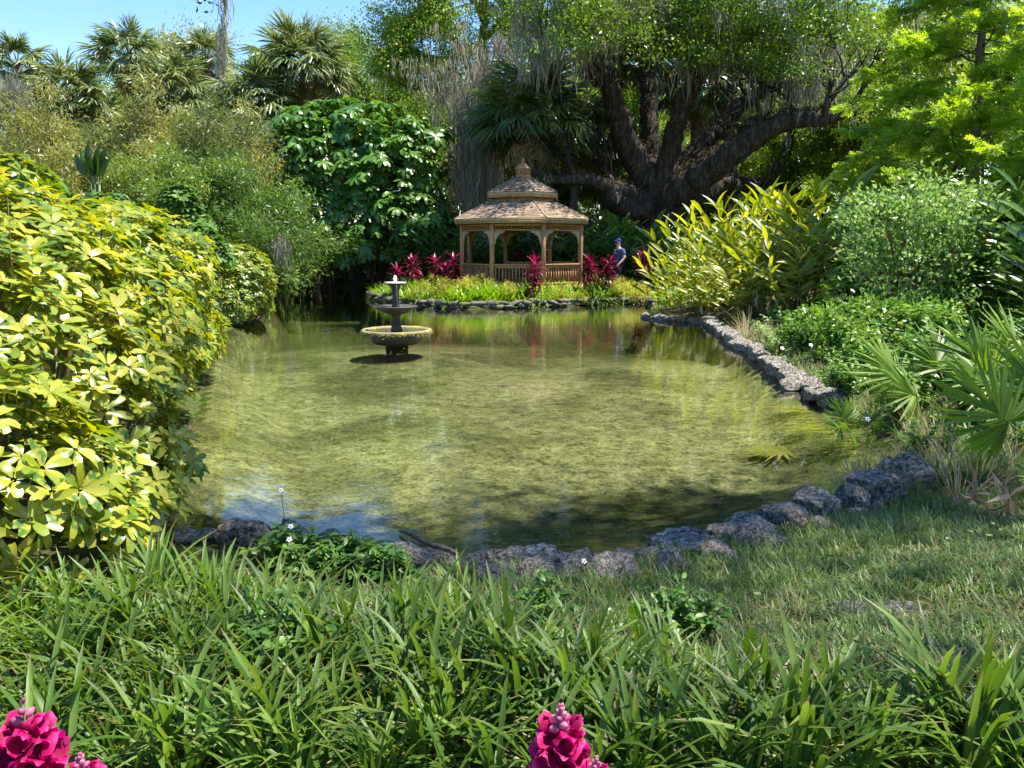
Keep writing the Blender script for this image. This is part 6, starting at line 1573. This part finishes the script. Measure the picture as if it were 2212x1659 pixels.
# ------------------------------------------------------------------ pink flower spikes in front
petal = leafmat('pink_petal', [(0, (.20, .002, .05)), (.5, (.40, .004, .08)), (1, (.58, .012, .14))], .35, .55, .2, tip=(.72, (.62, .05, .22), .4))
budm = leafmat('pink_bud', [(0, (.30, .06, .14)), (.5, (.46, .10, .22)), (1, (.55, .22, .28))], .25, .5)
def bloom_mesh(seed):
    r_ = rn(seed); m = MB()
    for az, el, L, W, bd in [(62, 62, .029, .025, .8), (118, 62, .029, .025, .8), (-90, -8, .030, .024, .9), (-25, 4, .027, .024, .8), (-155, 4, .027, .024, .8)]:
        az, el = R(az), R(el)
        d = np.array([math.cos(az) * .8, .75, math.sin(az) * .8]); leaves(m, [[math.cos(az) * .005, .012, math.sin(az) * .005]], [d], [[-math.cos(az) * .7, .6, -math.sin(az) * .7 + .2]], L, W, -bd, (.45, .9, 1.1, .95, .55), 5, fold=.2, rnd=[r_.random()], rg=r_, wave=.34)
    tube(m, [(0, -.004, 0), (0, .006, 0), (0, .016, 0)], [.005, .009, .011], 8, .3, cap=False)
    return m.mesh('bloom', petal, True)
BL = [bloom_mesh(700 + k) for k in range(4)]
bd = MB(); tube(bd, [(0, 0, 0), (0, .006, 0), (0, .012, 0), (0, .017, 0)], [.002, .0058, .005, .001], 8, .4); bdm = bd.mesh('bud', budm, True)
def snapdragon(u, v, Y, label, seed, nb, s, buds=14):
    top = V(u, v, Y); z0 = gz(top[0], Y); t = thing('snapdragon', label, 'flower', (top[0], Y, z0)); h = top[2] - z0; r_ = rn(seed)
    m = MB(); tube(m, spline([[.03, .02, -.02], [.01, .0, h * .5], [0, 0, h]], 6), np.linspace(.005, .002, 13), 6); link('stem', m.mesh('stem', MAT['stem'], True), t)
    for k in range(buds):
        f = k / buds; z = h - .004 - .035 * s * f; a = k * 2.4; el = 1.2 - 1.0 * f
        link('bud', bdm, t, M=frame((0, 0, z), (math.cos(a) * math.cos(el), math.sin(a) * math.cos(el), math.sin(el)), UPZ, s * (.45 + .75 * f)))
    for k in range(nb):
        f = k / nb; z = h - s * (.034 + .10 * f); a = k * 2.4 + r_.normal(0, .15)
        link('bloom', BL[r_.integers(4)], t, M=frame((0, 0, z), (math.cos(a), math.sin(a), .12 + r_.normal(0, .12)), UPZ, s * (.72 + .38 * min(1, f * 2.2)) * r_.uniform(.9, 1.1)))
    m = MB(); a = r_.uniform(0, 6.28, 16); zz = r_.uniform(.1, .8, 16) * (h - .15)
    leaves(m, np.stack([0 * a, 0 * a, zz], 1), np.stack([np.cos(a), np.sin(a), .5 + 0 * a], 1), UPZ, .06, .014, .5, (.4, 1, .8, .1), 3, fold=.2, rg=r_); link('leaves', m.mesh('leaves', MAT['herb'], True), t)
snapdragon(1212, 1523, .98, 'crimson pink snapdragon spike with a tapering bud tip at the bottom middle', 1, 17, 1.08)
snapdragon(48, 1512, .95, 'full crimson pink snapdragon spike in the lower left corner', 2, 18, 1.08, 5)
snapdragon(172, 1628, .93, 'pale pink snapdragon tip just showing at the bottom edge', 3, 14, .9, 14)
snapdragon(1288, 1633, .93, 'small mauve snapdragon tip right of the middle pink spike', 4, 12, .75, 14)

# ------------------------------------------------------------------ things in the water
a, b = G(862, 1146, .02), G(990, 1198, .06)
m = MB(); t_ = np.linspace(0, 1, 9); r_ = rn(800)
pts = a + (b - a) * t_[:, None] + np.c_[np.zeros((9, 2)), .01 * np.sin(t_ * 9)]
tube(m, pts - a, [.005, .011, .014, .017, .015, .018, .017, .013, .008], 8, rough=.25)
tag(link('driftwood', m.mesh('driftwood', barkmat('driftwood', (.10, .06, .035), (.26, .18, .11), (.42, .32, .21), 30, 30, .01), True), None, a), 'weathered brown stick lying in the water against the near boulders', 'driftwood')
c = G(1690, 953, -.12); c[2] = gz(c[0], c[1]) + .025; t = thing('sunken_fan_leaf', 'yellow orange fan leaf lying just under the water on the right', 'leaf', c)
m = MB(); n = 34; th = np.radians(np.linspace(-150, 150, n)); leaves(m, np.zeros((n, 3)), np.stack([-np.cos(th), -np.sin(th) * .5, .03 + 0 * th], 1), UPZ, rn(3).uniform(.25, .5, n), .045, .15, (.4, 1, .1), rnd=rn(4).random(n) * .5)
link('blade', m.mesh('blade', MAT['bamboogold']), t)
for i, (u, v, s, lb) in enumerate([(1745, 880, .45, 'floating yellow weed streak near the stone wall end'), (1810, 905, .6, 'golden drowned grass mat at the right pond edge'), (1860, 955, .55, 'drowned yellow grass mat by the largest right boulders'), (1350, 1175, .4, 'straw coloured drowned grass wisp by the near boulders'), (1780, 920, .5, 'golden drowned weeds under the right bank grass')]):
    r_ = rn(810 + i); c = G(u, v, -.02); m = MB(); n = 70
    az = r_.normal(2.9, .35, n); P = np.c_[r_.normal(0, s * .3, n), r_.normal(0, s * .22, n), r_.uniform(-.05, .0, n)]
    leaves(m, P, np.stack([np.cos(az), np.sin(az) * .6, r_.normal(0, .04, n)], 1), UPZ, r_.uniform(.12, .35, n), .012, .1, (.6, 1, .2), rnd=r_.random(n) * .5)
    tag(link('drowned_grass', m.mesh('drowned_grass', MAT['golden'] if i != 3 else MAT['drygrass']), None, c), lb, 'water weed')
r_ = rn(830); n = 0; m = MB(); leaves(m, [[0, 0, 0]], [[0, 1, 0]], [[0, 0, 1]], .05, .02, .3, (.3, 1, .7, .1), 3, rnd=[.4]); fl_ = m.mesh('fallen_leaf', MAT['litter'])
while n < 70:
    q_ = G(r_.uniform(420, 1850), r_.uniform(650, 1180))[:2]
    if pond_sd([q_])[0] > -.2 or np.hypot(q_[0] - FX, q_[1] - FY) < .8: continue
    tag(link('fallen_leaf', fl_, None, M=frame((*q_, .003), (math.cos(n), math.sin(n), 0), UPZ, r_.uniform(.5, 1.1))), 'small brown leaf floating on the pond', 'leaf', 'fallen leaves floating on the pond'); n += 1
# dry curled fronds and leaves on the right bank
for i, (u, v, Y, lb) in enumerate([(2110, 985, 4.75, 'dry tan curled palm leaf on the right bank grass'), (2190, 1000, 4.6, 'dry curled palm leaf at the right edge below the sunlit fan palm'), (1660, 690, 14, 'papery brown ginger leaves drooping at the ginger foot')]):
    c = V(u, v, Y); z = gz(c[0], Y); t = thing('dry_leaf', lb, 'dry leaf', (c[0], Y, z)); r_ = rn(840 + i); m = MB(); n = 9; az = r_.uniform(0, 6.28, n)
    leaves(m, np.c_[np.zeros((n, 2)), np.full(n, .15)], np.stack([np.cos(az) * .6, np.sin(az) * .6, r_.uniform(-.6, .9, n)], 1), rdir(r_, n), r_.uniform(.14, .26, n), .035, 1.2, (.4, 1, .8, .1), 3, fold=.4, rg=r_); tube(m, [(0, 0, -.02), (0, 0, .15)], .008, 5)
    link('blade', m.mesh('blade', MAT['gingerdead']), t)

# ------------------------------------------------------------------ the oak whose boughs shade the grass where one stands (above and behind the frame)
nb_ = np.array([10.5, 1.5, gz(10.5, 1.5)])
no = thing('shade_oak', 'oak standing beside the viewer whose boughs shade the near grass and boulders', 'tree', nb_)
rgn = rn(850); tr = MB(); lf = MB(); bo = []; tg = []
SH = [(1.4, 5.5, 1.1, 50), (2.4, 5.9, .8, 22), (.2, 5.2, .85, 50), (-1.1, 5.05, .7, 46), (-1.9, 5.1, .6, 34), (-.5, 4.6, .6, 14), (2.6, 5.0, 1.2, 12), (3.2, 3.6, 2.0, 13), (2.0, 3.6, 1.8, 8), (.7, 4.0, .8, 6), (1.2, 2.4, .9, 3), (2.6, 2.3, 1.1, 4), (-.2, 3.4, .7, 5), (4.4, 3.4, 2.0, 7), (-.9, 2.6, .6, 3), (.2, 2.0, .7, 3), (2.1, 6.2, .8, 6)]
ox = SUN[0] / SUN[2]; oy = SUN[1] / SUN[2]
for gx_, gy_, r__, k in SH:
    hc = rgn.uniform(12.5, 15.0); cen = np.array([gx_ + ox * hc, gy_ + oy * hc, hc]); bo.append(cen)
    for q_ in range(k):
        tg.append((cen + rgn.normal(0, .55, 3) * [r__, r__, 1.2] - nb_, rdir(rgn, 1)[0]))
crown(lf, rgn, tg, 75, .13, .065, .38)
for i, cen in enumerate(bo):
    e = cen - nb_; sp = spline([[0, 0, -.2, .42], [.1, .1, 4.0, .30], [e[0] * .35, e[1] * .35 - 1.2, 10.5, .07], [*(e - [0, 0, .3]), .02]], 7) if i % 2 == 0 else spline([[*(np.array([0, 0, 0]) + [.1, .1, 4.0]), .25], [e[0] * .3, e[1] * .4 + 1.4, 11.0, .06], [*(e - [0, 0, .3]), .02]], 7)
    tube(tr, sp[:, :3], sp[:, 3], 8, rough=.1, seed=i)
for c_, d in tg[::2]:
    a = bo[np.argmin([np.linalg.norm(b_ - nb_ - c_) for b_ in bo])] - nb_ - [0, 0, .3]; tube(tr, [a, (a + c_) / 2 + rgn.normal(0, .1, 3), c_], [.025, .015, .006], 4)
link('trunk', tr.mesh('trunk', MAT['bark'], True), no); link('crown', lf.mesh('crown', MAT['oakleaf']), no)
# one bough reaches over the pond's left side; a moss rope hangs from it into the picture
e = V(482, -70, 10.5)
s = spline([[.1, .1, 3.4, .26], [-3.5, -3.0, 8.4, .17], [-9.5, -2.0, 9.6, .13], [*(e - nb_ + [.6, -1.5, 2.2]), .08], [*(e - nb_ + [-.1, .2, .1]), .025]], 9); m = MB(); tube(m, s[:, :3], s[:, 3], 8, rough=.12)
link('bough', m.mesh('bough', MAT['bark'], True), no)
m = MB(); rg = rn(860); h = e[2] - V(470, 190, 10.5)[2]
k = 80; f = rg.random(k) ** 1.3; mossy(m, rg, np.stack([rg.normal(0, .011, k) - .10 * f, rg.normal(0, .011, k), -f * h * .80], 1), rg.uniform(.2, .5, k), .012, 4, .018)
tube(m, spline([[0, 0, .35], [-.02, 0, -h * .5], [-.09, 0, -h * .92]], 6), [.022] * 6 + [.016] * 6 + [.008], 6, .3, rough=.3)
tag(link('moss_rope', m.mesh('moss_rope', MAT['moss']), None, e), 'thin ragged grey moss rope hanging down the sky over the left palms', 'hanging moss')
m = MB(); crown(m, rg, [(np.array([0, 0, 0.0]), np.array([-1.0, 0, -.3])), (np.array([.25, 0, .1]), np.array([0, 0, -1.0])), (np.array([-.2, .1, .12]), np.array([0, 0, -1.0]))], 16, .07, .034, .09)
tube(m, [(.4, .1, .4), (.2, 0, .1), (-.1, 0, 0)], [.01, .006, .003], 4)
tag(link('oak_sprig', m.mesh('oak_sprig', MAT['deepleaf']), None, V(440, 2, 10.6)), 'small dark oak sprig dipping into the top edge against the sky', 'sprig')
